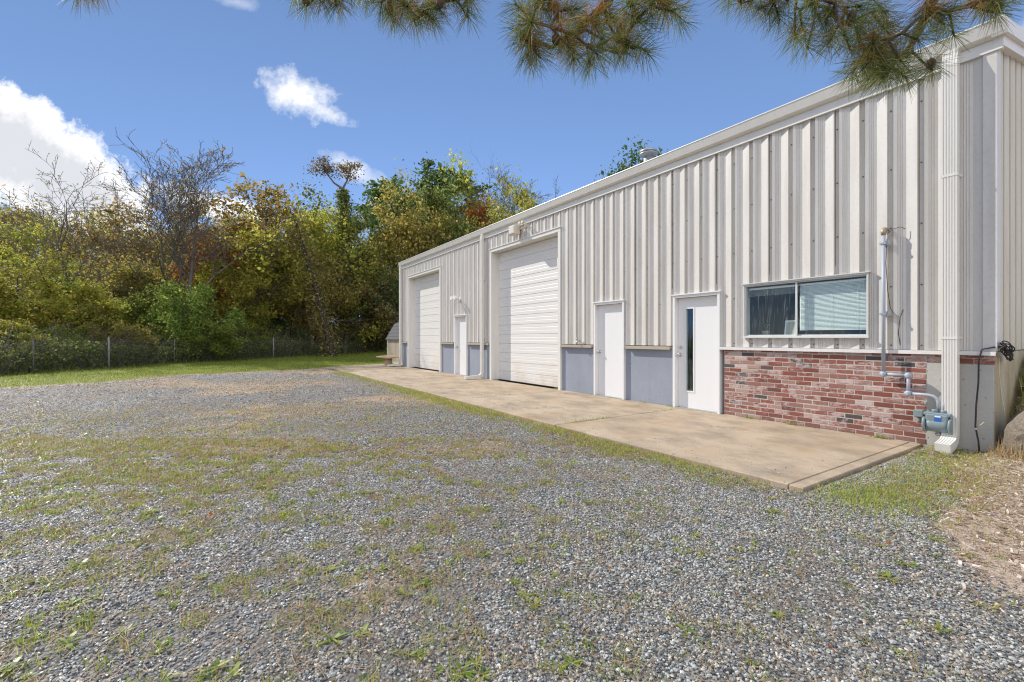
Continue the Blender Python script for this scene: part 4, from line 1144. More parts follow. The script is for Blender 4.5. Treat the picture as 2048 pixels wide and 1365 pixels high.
rng = np.random.RandomState(78); C = np.concatenate([np.array(tuple(q_)) + rng.normal(size=(85,3))*r_*np.array([1.1,1.1,.6]) for q_, r_ in lobes]); V, F = leaf_quads(C, .17, rng); np_mesh('crown', V, F, M['lf_russet'], vt)
tt = rng.rand(9000)**.8; P0 = np.array([tuple(p) for p in brs[0][0]]); zz_ = tt*float(tp_.z)*.99
ax_ = np.stack([np.interp(zz_, P0[:,2], P0[:,0]), np.interp(zz_, P0[:,2], P0[:,1]), zz_], 1)
wv = (1.25*(1-tt)**.6 + .16 + .5*vnoise(tt*9, tt*0, 5)*(1-tt*.6))[:, None]
C = ax_ + rng.normal(size=(len(tt),3))*np.array([.6,.6,.3])*wv
V, F = leaf_quads(C, .20, rng); np_mesh('vines', V, F, M['lf_oakgreen'], vt)
# leaning trunk draped with creepers
lb = at(668, 33); le = pix(590, 440, 33.5)
ln = empty('leaning_tree', tuple(lb)); tag(ln, 'dark leaning trunk draped in creepers, slanting up to the left across the woods', 'tree', WG)
q = Vector(le) - Vector(lb)
brs = [([Vector((0,0,-.2)), q*.33+Vector((0,0,.25)), q*.66+Vector((0,0,.2)), q], [.24,.20,.15,.08], 0)]
V, F = tubes_np(brs, (8,)); np_mesh('trunk', V, F, M['bark_dark'], ln, True)
rng = np.random.RandomState(79); tt = rng.rand(3800); C = np.outer(tt, np.array(q)) + rng.normal(size=(3800,3))*.42; C[:,2] += .1 - np.abs(rng.normal(size=3800))*.5
V, F = leaf_quads(C, .17, rng); np_mesh('vines', V, F, M['lf_thicket'], ln)

# shrubs along the fence
SG = 'shrubs behind the wire fence'
SHR = [ # kind, leaf, px, depth, top py, rz, sx, label
 ('shrub_a','lf_yellow', -60, 20.5, 530, .3, 1.1, 'yellow green bush at the left edge behind the fence'),
 ('shrub_b','lf_yellow', 60, 22.0, 560, 1.2, 1.1, 'yellowish tangled bush behind the leftmost visible fence post'),
 ('shrub_a','lf_green', 165, 24.5, 555, 2.2, .95, 'fresh green bush at the foot of the thick bare trunk'),
 ('shrub_b','lf_olive', 200, 22.3, 612, 3.2, 1.0, 'dull olive bush behind the tallest white fence post'),
 ('shrub_a','lf_green', 280, 26.5, 595, 4.1, .9, 'green bush between the tallest white post and the next post'),
 ('shrub_b','lf_green', 410, 27.0, 572, 5.0, .95, 'big leafy green bush overhanging the fence in the middle of the photo'),
 ('shrub_a','lf_green', 330, 25.6, 648, .8, .9, 'low green bush just left of the big leafy one'),
 ('shrub_b','lf_olive', 480, 30.5, 632, 1.9, 1.0, 'olive thicket bush right of the big leafy green one'),
 ('shrub_a','lf_oakgreen', 530, 32.5, 630, 2.8, 1.0, 'deep green bush by the thick fence post near the middle'),
 ('shrub_b','lf_dark', 590, 35.0, 636, 3.7, 1.0, 'dark bush right of the thick fence post near the middle'),
 ('shrub_a','lf_green', 655, 40.0, 648, 4.6, 1.0, 'rounded green bush left of the far shed'),
 ('shrub_b','lf_green', 735, 45.0, 650, 5.5, 1.0, 'leafy green bush closest to the far shed'),
 ('shrub_a','lf_oakgreen', 695, 44.5, 640, .5, 1.0, 'dull green bush between the two rounded ones by the shed'),
 ('shrub_b','lf_olive', 120, 28.0, 520, 1.5, 1.1, 'tall olive bush behind the fresh green one'),
 ('shrub_a','lf_brown', 300, 30.0, 520, 2.5, 1.0, 'tall russet bush below the middle bare tree'),
 ('shrub_b','lf_yellow', 480, 34.0, 545, 3.5, 1.1, 'tall yellow bush under the bright yellow green tree'),
 ('shrub_a','lf_brown', 610, 39.0, 560, 4.5, 1.1, 'tall russet bush by the leaning trunk'),
 ('shrub_b','lf_thicket', 720, 44.0, 560, 5.5, 1.2, 'tall dark thicket left of the dark evergreen'),
 ('shrub_a','lf_dark', 830, 50.0, 560, .9, 1.3, 'dark bush behind the far shed'),
 ('shrub_a','lf_yellow', 25, 18.6, 640, 1.0, 1.3, 'low yellow green bush against the fence at the far left'),
 ('shrub_b','lf_green', 118, 20.0, 655, 2.4, 1.3, 'low green bush against the fence left of the tallest white post'),
 ('shrub_a','lf_olive', 262, 23.0, 650, 3.9, 1.3, 'low olive bush against the fence right of the tallest white post'),
 ('shrub_b','lf_green', 372, 25.5, 640, .4, 1.4, 'low bright green bush against the fence under the big leafy one'),
 ('shrub_a','lf_green', 500, 29.5, 655, 1.9, 1.3, 'low green bush against the fence left of the thick middle post'),
 ('shrub_b','lf_yellow', 610, 36.0, 668, 2.9, 1.3, 'low yellow green bush against the fence right of the thick middle post'),
]
for (k, lf, px, f, py, rz, sx, lab) in SHR:
    b = at(px, f); rr__, ff__ = to_rf(b.x, b.y); lim = float(fence_r(ff__))
    h = hgt(px, py, f)
    back_ = .45 if 'against the fence' in lab else .8
    if rr__ > lim - back_: b = rf(lim - back_, ff__, b.z)
    tree(k, M[lf], b, h, rz, 'shrub', lab, SG, sx, cat='shrub')

SAP = [('sparse','lf_yellow',30,23,500,.4,1.5,'yellow leaved sapling near the left edge behind the yellowish tangled bush'),
 ('oak_c','lf_olive',235,27,520,1.9,1.1,'small olive tree between the leftmost and middle bare trunks'),
 ('sparse','lf_yellow',352,33,470,2.8,1.5,'thin yellow sapling between the two slim bare trunks'),
 ('oak_a','lf_yellow',445,31,520,3.3,1.0,'small yellow tree right above the big leafy green bush'),
 ('sparse','lf_olive',545,34,480,4.4,1.6,'thin olive sapling left of the leaning trunk'),
 ('oak_c','lf_brown',645,38,500,5.2,.9,'small russet tree under the lone high branches'),
 ('oak_b','lf_olive',740,43,470,.6,.8,'small olive tree left of the dark evergreen by the building')]
for (k, lf, px, f, py, rz, sx, lab) in SAP: tree(k, M[lf], at(px, f), hgt(px, py, f), rz, 'young_tree', lab, WG, sx)

# undergrowth: brambles and dead stems along and behind the fence, one uncountable mass
rng = np.random.RandomState(90)
n = 90000; f = rng.uniform(9, 52, n); dd = .25 + rng.exponential(2.4, n)
r_ = fence_r(f) - dd
x, y = rf_np(r_, f); top = .25 + 1.25*fbm(x*.5, y*.5, 60) + .22*np.minimum(dd, 7)
z = z_height(x, y) + rng.rand(n)**1.3 * top
V, F = leaf_quads(np.stack([x,y,z],1), .13, rng)
ug = np_mesh('undergrowth', V, F, M['lf_oakgreen']); tag(ug, 'tangled dull green undergrowth along the fence', 'undergrowth', kind='stuff')
brs = []; rg = random.Random(91)
for k in range(2600):
    f_ = rg.uniform(10, 50); r0_ = float(fence_r(f_)) - rg.expovariate(.5) - .15
    b = rf(r0_, f_); b.z = gz(b.x, b.y); L = rg.uniform(.5, 2.6); d_ = Vector((rg.gauss(0,.45), rg.gauss(0,.45), 1)).normalized()
    pts_ = [b, b + d_*L*.5 + Vector((rg.gauss(0,.1), rg.gauss(0,.1), 0)), b + d_*L + Vector((rg.gauss(0,.3), rg.gauss(0,.3), -.1*L))]
    brs.append((pts_, [.012,.009,.004], 3))
V, F = tubes_np(brs, (3,)); tw = np_mesh('brambles', V, F, M['bark'], smooth=True); tag(tw, 'bare upright stems and brambles among the undergrowth', 'undergrowth', kind='stuff')

# far wood behind everything, reads as one mass
n = 26000; px = rng.uniform(-260, 1420, n); f = rng.uniform(58, 82, n)
x, y = rf_np((px-CX)/FPX*f, f); g0_ = z_height(x, y)
topz = np.interp(px, [-260, 0, 150, 300, 470, 700, 900, 1100, 1420], [10, 10.5, 13, 13.5, 13, 16, 17.5, 17, 17]) * (.72 + .42*fbm(px*.02, f*.12, 33))
z = g0_ + rng.rand(n)**.8 * topz
keep = fbm(px*.035, z*.55, 44) > .42
C = np.stack([x,y,z],1)[keep]; V, F = leaf_quads(C, .62, rng)
fw_ = np_mesh('distant_woods', V, F, M['lf_olive']); tag(fw_, 'far wood of autumn trees closing off the yard', 'woods', kind='stuff')
brs = []
for k in range(150):
    px_ = rg.uniform(-200, 1100); f_ = rg.uniform(40, 72); b = at(px_, f_); 
    rr__, ff__ = to_rf(b.x, b.y)
    if rr__ > float(fence_r(ff__)) - 3 and ff__ < 50: continue
    L = rg.uniform(8, 14); l_ = Vector((rg.gauss(0,.06), rg.gauss(0,.06), 1))
    brs.append(([b, b + l_*L*.5 + Vector((rg.gauss(0,.2),rg.gauss(0,.2),0)), b + l_*L], [rg.uniform(.09,.2), .09, .03], 1))
V, F = tubes_np(brs, (6,6)); tk = np_mesh('distant_trunks', V, F, M['bark_dark'], smooth=True); tag(tk, 'many slim dark trunks deep in the far wood', 'woods', kind='stuff')

# ------------------------------------------------------------------ gravel stones
def templates(kind_n, seed, scl):
    rs = np.random.RandomState(seed); t_ = (1+5**.5)/2
    ico = np.array([(-1,t_,0),(1,t_,0),(-1,-t_,0),(1,-t_,0),(0,-1,t_),(0,1,t_),(0,-1,-t_),(0,1,-t_),(t_,0,-1),(t_,0,1),(-t_,0,-1),(-t_,0,1)], float)
    ico /= np.linalg.norm(ico[0])
    tri = np.array([(0,11,5),(0,5,1),(0,1,7),(0,7,10),(0,10,11),(1,5,9),(5,11,4),(11,10,2),(10,7,6),(7,1,8),(3,9,4),(3,4,2),(3,2,6),(3,6,8),(3,8,9),(4,9,5),(2,4,11),(6,2,10),(8,6,7),(9,8,1)])
    out = []
    for k in range(kind_n):
        v = ico * rs.uniform(.62, 1.15, (12,1)) + rs.normal(size=(12,3))*.10
        out.append(v * np.array(scl) * rs.uniform(.8, 1.2, 3))
    return np.array(out), tri
def scatter_frustum(n, f0, f1, rng, margin=1.25, pw=1.0):
    """points over the strip of yard in front of the camera, spread beyond the picture's edges"""
    u = rng.rand(n); f = np.sqrt(f0*f0 + u**pw*(f1*f1 - f0*f0)); r_ = (rng.rand(n)*2-1) * 1.125*margin*f
    return r_, f
TPL, TRI = templates(24, 5, (1.0, .85, .62))
def stones(n, f0, f1, s0, s1, rng):
    r_, f = scatter_frustum(n, f0, f1, rng); x, y = rf_np(r_, f); zo = zones(x, y)
    cov = np.clip(zo['soil']*.55 + zo['mulch']*1.3 + zo['lawn']*2 + zo['weeds']*.55 + .5*sstep(.50,.70,fbm(x*.9+4, y*.9, 83)), 0, 1)
    k = (rng.rand(n) > cov) & ~on_slab(x, y, .01) & (zo['woods'] < .1)
    x, y = x[k], y[k]; n = len(x)
    s = s0 * (s1/s0) ** rng.rand(n)
    z = z_height(x, y) + s*.30
    V = TPL[rng.randint(0, len(TPL), n)] * s[:, None, None]
    an = rng.rand(n)*6.283; ca, sa = np.cos(an), np.sin(an)
    tx = rng.normal(size=n)*.35; ct, st_ = np.cos(tx), np.sin(tx)
    Y1 = V[:,:,1]*ct[:,None] - V[:,:,2]*st_[:,None]; Z1 = V[:,:,1]*st_[:,None] + V[:,:,2]*ct[:,None]
    X2 = V[:,:,0]*ca[:,None] - Y1*sa[:,None]; Y2 = V[:,:,0]*sa[:,None] + Y1*ca[:,None]
    W_ = np.stack([X2 + x[:,None], Y2 + y[:,None], Z1 + z[:,None]], -1)
    return W_.reshape(-1, 3), (TRI[None] + (np.arange(n)*12)[:,None,None]).reshape(-1, 3)
rng = np.random.RandomState(101)
parts = [stones(270000, 1.2, 5.0, .0048, .0112, rng), stones(5000, 1.2, 7.0, .011, .017, rng), stones(240000, 4.8, 9.5, .0066, .0128, rng), stones(85000, 9.0, 17.0, .011, .021, rng)]
off = 0; Vs, Fs = [], []
for V, F in parts: Vs.append(V); Fs.append(F + off); off += len(V)
gs = np_mesh('gravel', np.concatenate(Vs), np.concatenate(Fs), M['stone']); tag(gs, 'loose crushed grey stone over the yard', 'gravel', kind='stuff')

# ------------------------------------------------------------------ grass blades, weeds, needles, chips
def blades(x, y, z, L, w, rng, lean=.6):
    n = len(x); an = rng.rand(n)*6.283; ln_ = np.abs(rng.normal(size=n))*lean
    d = np.stack([np.cos(an)*ln_, np.sin(an)*ln_, np.ones(n)], 1); d /= np.linalg.norm(d, axis=1, keepdims=True)
    s_ = np.stack([-np.sin(an), np.cos(an), np.zeros(n)], 1) * (w*.5)[:,None]
    b = np.stack([x, y, z], 1); m_ = b + d*(L*.55)[:,None]
    d2 = d.copy(); d2[:,2] -= .45; d2 /= np.linalg.norm(d2, axis=1, keepdims=True); t_ = m_ + d2*(L*.45)[:,None]
    V = np.stack([b-s_, b+s_, m_+s_*.8, m_-s_*.8, t_+s_*.12, t_-s_*.12], 1).reshape(-1,3)
    i = (np.arange(n)*6)[:,None]
    F = np.concatenate([i + np.array([[0,1,2,3]]), i + np.array([[3,2,4,5]])], 1).reshape(-1,4)
    return V, F
def put(name, VF, mat, label):
    off = 0; Vs, Fs = [], []
    for V, F in VF: Vs.append(V); Fs.append(F+off); off += len(V)
    o = np_mesh(name, np.concatenate(Vs), np.concatenate(Fs), mat); tag(o, label, 'grass' if 'needle' not in name and 'chip' not in name else 'litter', kind='stuff'); return o
rng = np.random.RandomState(120)
# lawn strip by the fence
n = 330000; f = 8 + 42*rng.rand(n)**1.25; r_ = rng.uniform(-22, -2, n); x, y = rf_np(r_, f); zo = zones(x, y)
k = (rng.rand(n) < zo['lawn']*(1-zo['woods']*.8)) & ~on_slab(x, y, .0) & (x < -5) & ~((y > -.05) & (x > SL-.1))
x, y, f = x[k], y[k], f[k]; n = len(x); tall = np.clip((fence_r(f) - to_rf(x,y)[0] + .5)/.6, 0, 1)
put('lawn', [blades(x, y, z_height(x,y)-.01, (.035+.05*rng.rand(n))*(1+2.2*tall*rng.rand(n)), .006+.00045*f, rng, .7)], M['lawn'], 'short green lawn between the gravel and the fence')
# weeds and grass in the gravel
def tufts(n, f0, f1, thresh, per, rng, L0, L1, sig, pw=1.0, key='weeds'):
    r_, f = scatter_frustum(n, f0, f1, rng, 1.2, pw); x, y = rf_np(r_, f); zo = zones(x, y)
    k = (rng.rand(n) < zo[key]*thresh*(1-zo['lawn'])) & ~on_slab(x, y, -.02)
    x, y, f = x[k], y[k], f[k]
    X = np.repeat(x, per) + rng.normal(size=len(x)*per)*sig; Y = np.repeat(y, per) + rng.normal(size=len(x)*per)*sig; Fd = np.repeat(f, per)
    m_ = ~on_slab(X, Y, -.015); X, Y, Fd = X[m_], Y[m_], Fd[m_]; L = L0 + (L1-L0)*rng.rand(len(X))
    return blades(X, Y, z_height(X,Y)-.004, L, .0022+.0009*Fd*rng.uniform(.7,1.3,len(X)), rng, 1.1)
def edge_tufts(n, per, rng, L0, L1, sig, w):
    x = rng.uniform(-18.5, -2.2, n); y = SLAB[2] - np.abs(rng.normal(size=n))*.28 - .01
    k = rng.rand(n) < np.clip(1.7*(fbm(x*.8, y*2, 61) - .28) * sstep(-2.0, -5.5, x)*1.6 + .12, 0, 1) * (1 - .85*sstep(-11.5, -14, x)*sstep(-17.5, -15, x)); x, y = x[k], y[k]
    X = np.repeat(x, per) + rng.normal(size=len(x)*per)*sig; Y = np.repeat(y, per) + rng.normal(size=len(x)*per)*sig
    m_ = ~on_slab(X, Y, -.02); X, Y = X[m_], Y[m_]
    return blades(X, Y, z_height(X,Y)-.004, L0 + (L1-L0)*rng.rand(len(X)), w*rng.uniform(.6,1.3,len(X)), rng, 1.0)
put('grass', [tufts(26000, 1.3, 6, .5, 14, rng, .012, .05, .022), tufts(80000, 5, 18, .42, 10, rng, .015, .05, .035), edge_tufts(3600, 14, rng, .025, .075, .035, .006)], M['grass'], 'sparse green grass growing through the gravel')
put('dry_grass', [tufts(20000, 1.3, 6, .55, 12, rng, .015, .05, .04), tufts(80000, 5, 18, .55, 8, rng, .02, .055, .05), tufts(14000, 1.5, 9, .35, 9, rng, .015, .045, .06, 1.0, 'soil'), tufts(50000, 8, 20, .4, 7, rng, .02, .05, .06, 1.0, 'soil'), tufts(7000, 2, 9, .5, 10, rng, .02, .06, .06, 1.0, 'mulch'), edge_tufts(1500, 12, rng, .03, .08, .04, .005)], M['dry'], 'dry straw coloured grass among the gravel')
# grass tufts at the corner patch and the boulder foot
def clump(cx, cy, n, sig, L0, L1, rng, w=.006, lean=.7):
    X = cx + rng.normal(size=n)*sig[0]; Y = cy + rng.normal(size=n)*sig[1]
    m_ = ~on_slab(X, Y, .0) & ~((X < SR+.02) & (Y > -.01)); X, Y = X[m_], Y[m_]
    return blades(X, Y, z_height(X,Y)-.01, L0+(L1-L0)*rng.rand(len(X)), np.full(len(X), w)*rng.uniform(.6,1.2,len(X)), rng, lean)
put('corner_grass', [clump(-1.45, -1.7, 6500, (.24,.85), .02, .065, rng, .0045), clump(-1.55, -2.9, 1500, (.22,.25), .03, .09, rng, .005), clump(-1.6, -.5, 1400, (.18,.25), .03, .08, rng, .005)] , M['grass'], 'green grass patch beside the right end of the concrete apron')
put('dry_tuft', [clump(-1.02, -.30, 420, (.13,.10), .08, .26, rng, .005, 1.0), clump(-1.2, -.12, 200, (.1,.06), .06, .18, rng, .005, 1.0), clump(-1.4, -1.8, 2600, (.32,.9), .02, .075, rng, .004, 1.3)], M['dry'], 'dry grass tufts at the foot of the corner and boulder')
n = 5200; X = rng.uniform(-1.28, 1.5, n); Y = rng.uniform(.25, 2.2, n)
put('bank_grass', [blades(X, Y, z_height(X,Y)-.01, .08+.2*rng.rand(n), np.full(n,.007), rng, .8)], M['grass'], 'long grass on the bank behind the boulder')
# broad leaved weeds: rosettes
def rosettes(n, f0, f1, rng, thresh):
    r_, f = scatter_frustum(n, f0, f1, rng); x, y = rf_np(r_, f); zo = zones(x, y)
    k = (rng.rand(n) < (zo['weeds']*thresh + .012)*(1-zo['lawn'])*(1-zo['mulch'])) & ~on_slab(x, y, .02); x, y = x[k], y[k]
    Vs, Fs = [], []; c = 0
    for X, Y in zip(x, y):
        m_ = rng.randint(5, 10); s = rng.uniform(.02, .062); z0 = float(z_height(np.array([X]), np.array([Y]))[0])
        for j in range(m_):
            a = j*2.4 + rng.rand(); el_ = rng.uniform(.05, .5); L = s*rng.uniform(.7,1.3); w_ = L*rng.uniform(.07,.17)
            d = np.array([math.cos(a)*math.cos(el_), math.sin(a)*math.cos(el_), math.sin(el_)]); sd = np.array([-math.sin(a), math.cos(a), 0])*w_
            b = np.array([X, Y, z0+.006]); up_ = np.array([0,0,1])
            Vs += [b-sd*.25, b+sd*.25, b+d*L*.45+sd, b+d*L*.45-sd, b+d*L*.8+sd*.75-up_*L*.05, b+d*L*.8-sd*.75-up_*L*.05, b+d*L-up_*L*.13+sd*.1, b+d*L-up_*L*.13-sd*.1]
            Fs += [(c,c+1,c+2,c+3),(c+3,c+2,c+4,c+5),(c+5,c+4,c+6,c+7)]; c += 8
    return np.array(Vs), np.array(Fs)
put('weeds', [rosettes(7000, 1.3, 6, rng, .40), rosettes(9000, 6, 14, rng, .40)], M['weed'], 'low broad leaved weeds scattered over the gravel')
# pebbles kicked onto the slab
n = 420; x = rng.uniform(-17, -2.0, n); y = SLAB[2] + np.abs(rng.normal(size=n))*.55 + .02; k = y < -.1; x, y = x[k], y[k]; n = len(x)
s_ = rng.uniform(.004, .010, n); V = TPL[rng.randint(0, len(TPL), n)]*s_[:,None,None] + np.stack([x, y, s_*.45], 1)[:,None,:]
o = np_mesh('pebbles', V.reshape(-1,3), (TRI[None] + (np.arange(n)*12)[:,None,None]).reshape(-1,3), M['stone']); tag(o, 'stray pebbles kicked onto the concrete apron', 'gravel', kind='stuff')
# weeds in the slab joints and along the wall foot
xs, ys = [], []
for jx, y0, y1, n in ((-5.4,-2.9,-1.9,160), (-5.4,-.9,-.1,40), (-8.85,-2.6,-1.4,60), (-19.3,-3.0,-.5,420), (-14.1,-2,-1,20)):
    xs.append(jx + rng.normal(size=n)*.02); ys.append(y0 + (y1-y0)*rng.rand(n))
for wx, n in ((-7.75,30),(-6.3,30),(-5.62,30),(-4.1,60),(-3.45,70),(-2.35,90),(-12.9,50),(-9.1,30),(-20.5,260),(-7.2,30)):
    xs.append(wx + rng.normal(size=n)*.06); ys.append(-.045 - np.abs(rng.normal(size=n))*.02)
X, Y = np.concatenate(xs), np.concatenate(ys)
V, F = blades(X, Y, np.full(len(X), -.004), .02+.06*rng.rand(len(X)), np.full(len(X), .006), rng, 1.3)
o = np_mesh('joint_weeds', V, F, M['weed']); tag(o, 'little weeds rooted in the joints of the concrete apron', 'weeds', kind='stuff')
# fallen needles
def litter(n, f0, f1, rng, L0, L1, w, dens, zoff=.012, wmul=0.0):
    r_, f = scatter_frustum(n, f0, f1, rng); x, y = rf_np(r_, f); zo = zones(x, y)
    d = np.clip(.22 + 1.3*zo['soil'] + .9*sstep(.52, .66, fbm(x*6, y*6, 67, 2)) + .6*(fbm(x*1.1, y*1.1, 66) > .55) + 1.4*zo['mulch'], 0, 1)*dens
    k = (rng.rand(n) < d*(1-zo['lawn']*.7)) & ~on_slab(x, y, 0); x, y, f = x[k], y[k], f[k]; n = len(x)
    an = rng.rand(n)*6.283; L = L0+(L1-L0)*rng.rand(n); ww = w*(1 + wmul*f)
    d_ = np.stack([np.cos(an), np.sin(an), rng.normal(size=n)*.18], 1)*(L*.5)[:,None]; s_ = np.stack([-np.sin(an), np.cos(an), np.zeros(n)], 1)*(ww*.5)[:,None]
    c_ = np.stack([x, y, z_height(x,y) + zoff + .008*rng.rand(n)], 1)
    bow = np.stack([-np.sin(an), np.cos(an), np.zeros(n)], 1)*(L*rng.normal(size=n)*.10)[:,None]
    V = np.stack([c_-d_-s_, c_-d_+s_, c_+bow+s_, c_+bow-s_, c_+d_+s_, c_+d_-s_], 1).reshape(-1,3); i = (np.arange(n)*6)[:,None]
    return V, np.concatenate([i+np.array([[0,1,2,3]]), i+np.array([[3,2,4,5]])], 1).reshape(-1,4)
put('fallen_needles', [litter(36000, 1.3, 6, rng, .04, .13, .0022, .7, .018), litter(85000, 5, 16, rng, .06, .14, .004, .7, .018, .02)], M['straw'], 'brown fallen pine needles lying on the gravel')
# chips in the mulch
n = 200000; r_, f = scatter_frustum(n, 1.8, 7.5, rng, 1.3); x, y = rf_np(r_, f); zo = zones(x, y)
k = (rng.rand(n) < zo['mulch']*.95) & ~((x < SR+.03) & (y > -.03)) & ~on_slab(x, y, .0); x, y = x[k], y[k]; n = len(x)
an = rng.rand(n)*6.283; L = .009 + .040*rng.rand(n)**4; wd = L*rng.uniform(.12, .42, n); th = L*.12
d_ = np.stack([np.cos(an), np.sin(an), rng.normal(size=n)*.25], 1)*(L*.5)[:,None]; s_ = np.stack([-np.sin(an), np.cos(an), rng.normal(size=n)*.3], 1)*(wd*.5)[:,None]
up_ = np.zeros((n,3)); up_[:,2] = th
c_ = np.stack([x, y, z_height(x,y)+.006+.012*rng.rand(n)], 1)
V = np.stack([c_-d_-s_, c_-d_+s_*.7, c_+d_*.9+s_, c_+d_-s_*.6, c_-d_-s_+up_, c_-d_+s_*.7+up_, c_+d_*.9+s_+up_, c_+d_-s_*.6+up_], 1).reshape(-1,3)
i = (np.arange(n)*8)[:,None,None]; Q = np.array([(0,3,2,1),(4,5,6,7),(0,1,5,4),(1,2,6,5),(2,3,7,6),(3,0,4,7)])[None]
put('wood_chips', [(V, (i+Q).reshape(-1,4))], M['chips'], 'pale wood chips and bark mulch by the building corner')
# a few fallen leaves
n = 900; r_, f = scatter_frustum(n, 1.5, 16, rng); x, y = rf_np(r_, f)
k = ~((x < SR+.03) & (y > -.05)) & (~on_slab(x, y, 0) | (rng.rand(n) < .06)); x, y = x[k], y[k]
C = np.stack([x, y, np.where(on_slab(x,y), .006, z_height(x,y)+.02)], 1); V, F = leaf_quads(C, .028, rng, .7, 2.5)
o = np_mesh('fallen_leaves', V, F, M['lf_orange']); tag(o, 'scattered fallen autumn leaves on the yard', 'leaves', kind='stuff')

# ------------------------------------------------------------------ pine overhead
pb = rf(1.9, -1.5, -.05)
pine = empty('pine_tree', tuple(pb)); tag(pine, 'pine whose long needled branches hang in from above the top of the photo', 'tree')
L0 = Vector(pb)
rg = random.Random(202)
tr_ = [Vector((0,0,-.1)), Vector((.05,.02,1.6)), Vector((.02,.1,3.4)), Vector((.1,.05,5.2)), Vector((.05,.1,7.4))]
V, F = tubes_np([(tr_, [.21,.18,.15,.11,.05], 0)], (12,)); np_mesh('trunk', V, F, M['bark_pine'], pine, True)
CL_ = [ # main limb: pixel points with depth; tufts: (px, py)
 (2.25, [(770,-330), (760,-120), (790,-20), (835,40)], [(612,14),(640,2),(672,12),(700,-6),(735,-2),(762,6),(776,26),(790,40),(815,14),(832,52),(845,34),(868,40),(880,18),(905,-4),(936,36),(940,2),(856,4),(590,-12),(720,-22),(930,-20),(150,-14),(180,-22),(800,-20)]),
 (2.05, [(1330,-360), (1262,-120), (1216,4), (1182,38), (1140,70), (1102,96)], [(1046,84),(1062,46),(1036,60),(1072,104),(1080,116),(1056,112),(1112,92),(1146,122),(1142,100),(1182,132),(1196,110),(1236,108),(1252,102),(1268,98),(1296,104),(1284,46),(1348,24),(1330,10),(1102,22),(1082,8),(1190,52),(1152,62),(1226,36),(1160,18),(1242,72),(1120,44),(1206,80),(1300,12),(1030,8),(1360,36),(1260,14)]),
 (2.15, [(1935,-380), (1890,-140), (1866,0), (1838,62), (1818,96), (1796,120)], [(1482,8),(1514,22),(1538,24),(1452,-6),(1590,76),(1604,60),(1576,4),(1640,36),(1652,52),(1688,72),(1700,100),(1722,96),(1704,44),(1742,46),(1764,116),(1748,128),(1802,124),(1786,140),(1862,140),(1838,82),(1902,20),(1908,72),(1890,50),(1978,10),(1996,28),(2002,12),(2014,-8),(1722,14),(1772,24),(1668,20),(1620,10),(1560,40),(1780,70),(1724,140),(1850,40),(1735,158),(1768,160),(1815,158),(1705,148),(1792,108),(1655,92),(1615,98),(1745,88)]),
]
NV, NF, DV, DF, BR = [], [], [], [], []
def needles(c, d, n, L, store, w=.0016, half=.035):
    """fascicles along the last part of a shoot"""
    Vv_, Ff_ = store; d = d.normalized(); o1 = d.orthogonal().normalized(); o2 = d.cross(o1)
    for k in range(n):
        t_ = rg.random(); b = c - d*half*2*t_
        a = rg.uniform(0, 6.283); open_ = rg.uniform(.25, 1.0) + t_*.8
        q = (d*math.cos(open_) + (o1*math.cos(a) + o2*math.sin(a))*math.sin(open_)).normalized()
        ll = L*rg.uniform(.7, 1.1); s_ = q.cross(Vector((rg.gauss(0,1), rg.gauss(0,1), rg.gauss(0,1)))).normalized()*w*.5
        m_ = b + q*ll*.55; e = b + q*ll + Vector((0,0,-.012*rg.random()))
        i = len(Vv_); Vv_ += [b-s_, b+s_, m_+s_, m_-s_, e+s_*.35, e-s_*.35]; Ff_ += [(i,i+1,i+2,i+3), (i+3,i+2,i+4,i+5)]
for ci, (dep, limb, tf) in enumerate(CL_):
    P = []
    for j, (a, b) in enumerate(limb): P.append(pix(a, b, dep + .05*j) - L0)
    P = [tr_[2].lerp(tr_[3], .2 + .25*ci), (tr_[3] + P[0])*.5 + Vector((0,0,.35))] + P
    rads = [.055, .045] + [.034*(1-.75*j/(len(limb)-1)) for j in range(len(limb))]
    BRc = [(P, rads, 0)]
    nodes = []
    for j in range(2, len(P)-1):
        for u in (0, .25, .5, .75): nodes.append(P[j].lerp(P[j+1], u))
    nodes.append(P[-1])
    store, dead = ([], []), ([], [])
    for (a, b) in tf:
        c = pix(a, b, dep + rg.uniform(-.22, .22)) - L0
        nd = sorted(nodes, key=lambda q: (q - c).length - .25*(q.z - c.z))[0]
        mid = nd.lerp(c, .5) + Vector((rg.gauss(0,.02), rg.gauss(0,.02), .03))
        BRc.append(([nd, mid, c], [.0085, .0065, .004], 2)); nodes.append(mid)
        d_ = (c - mid).normalized() + Vector((0,0,-.2)) + Vector((rg.gauss(0,.2), rg.gauss(0,.2), 0))
        brown = rg.random()
        needles(c, d_, 100, .118, store)
        needles(c + Vector((rg.gauss(0,.03), rg.gauss(0,.03), rg.gauss(.02,.02))), d_ + Vector((rg.gauss(0,.5), rg.gauss(0,.5), rg.gauss(0,.5))), 36, .105, store)
        needles(c - d_.normalized()*.06, d_, int(16 + 85*(brown > .58)), .105, dead)
    V, F = tubes_np(BRc, (8,6,5)); 
    lb_ = np_mesh('branch', V, F, M['bark_pine'], pine, True)
    np_mesh('needles', [tuple(v) for v in store[0]], store[1], M['needle'], lb_)
    np_mesh('dead_needles', [tuple(v) for v in dead[0]], dead[1], M['needle_dead'], lb_)
    for (a, b) in tf[::6]:
        cones = MB(); c = pix(a, b, dep) - L0 + Vector((0,0,.03)); cones.lathe(c, [(.006,-.025), (.017,-.015), (.020,0), (.014,.015), (.004,.026)], 7)
        cones.build('cone', M['bark_pine'], lb_)


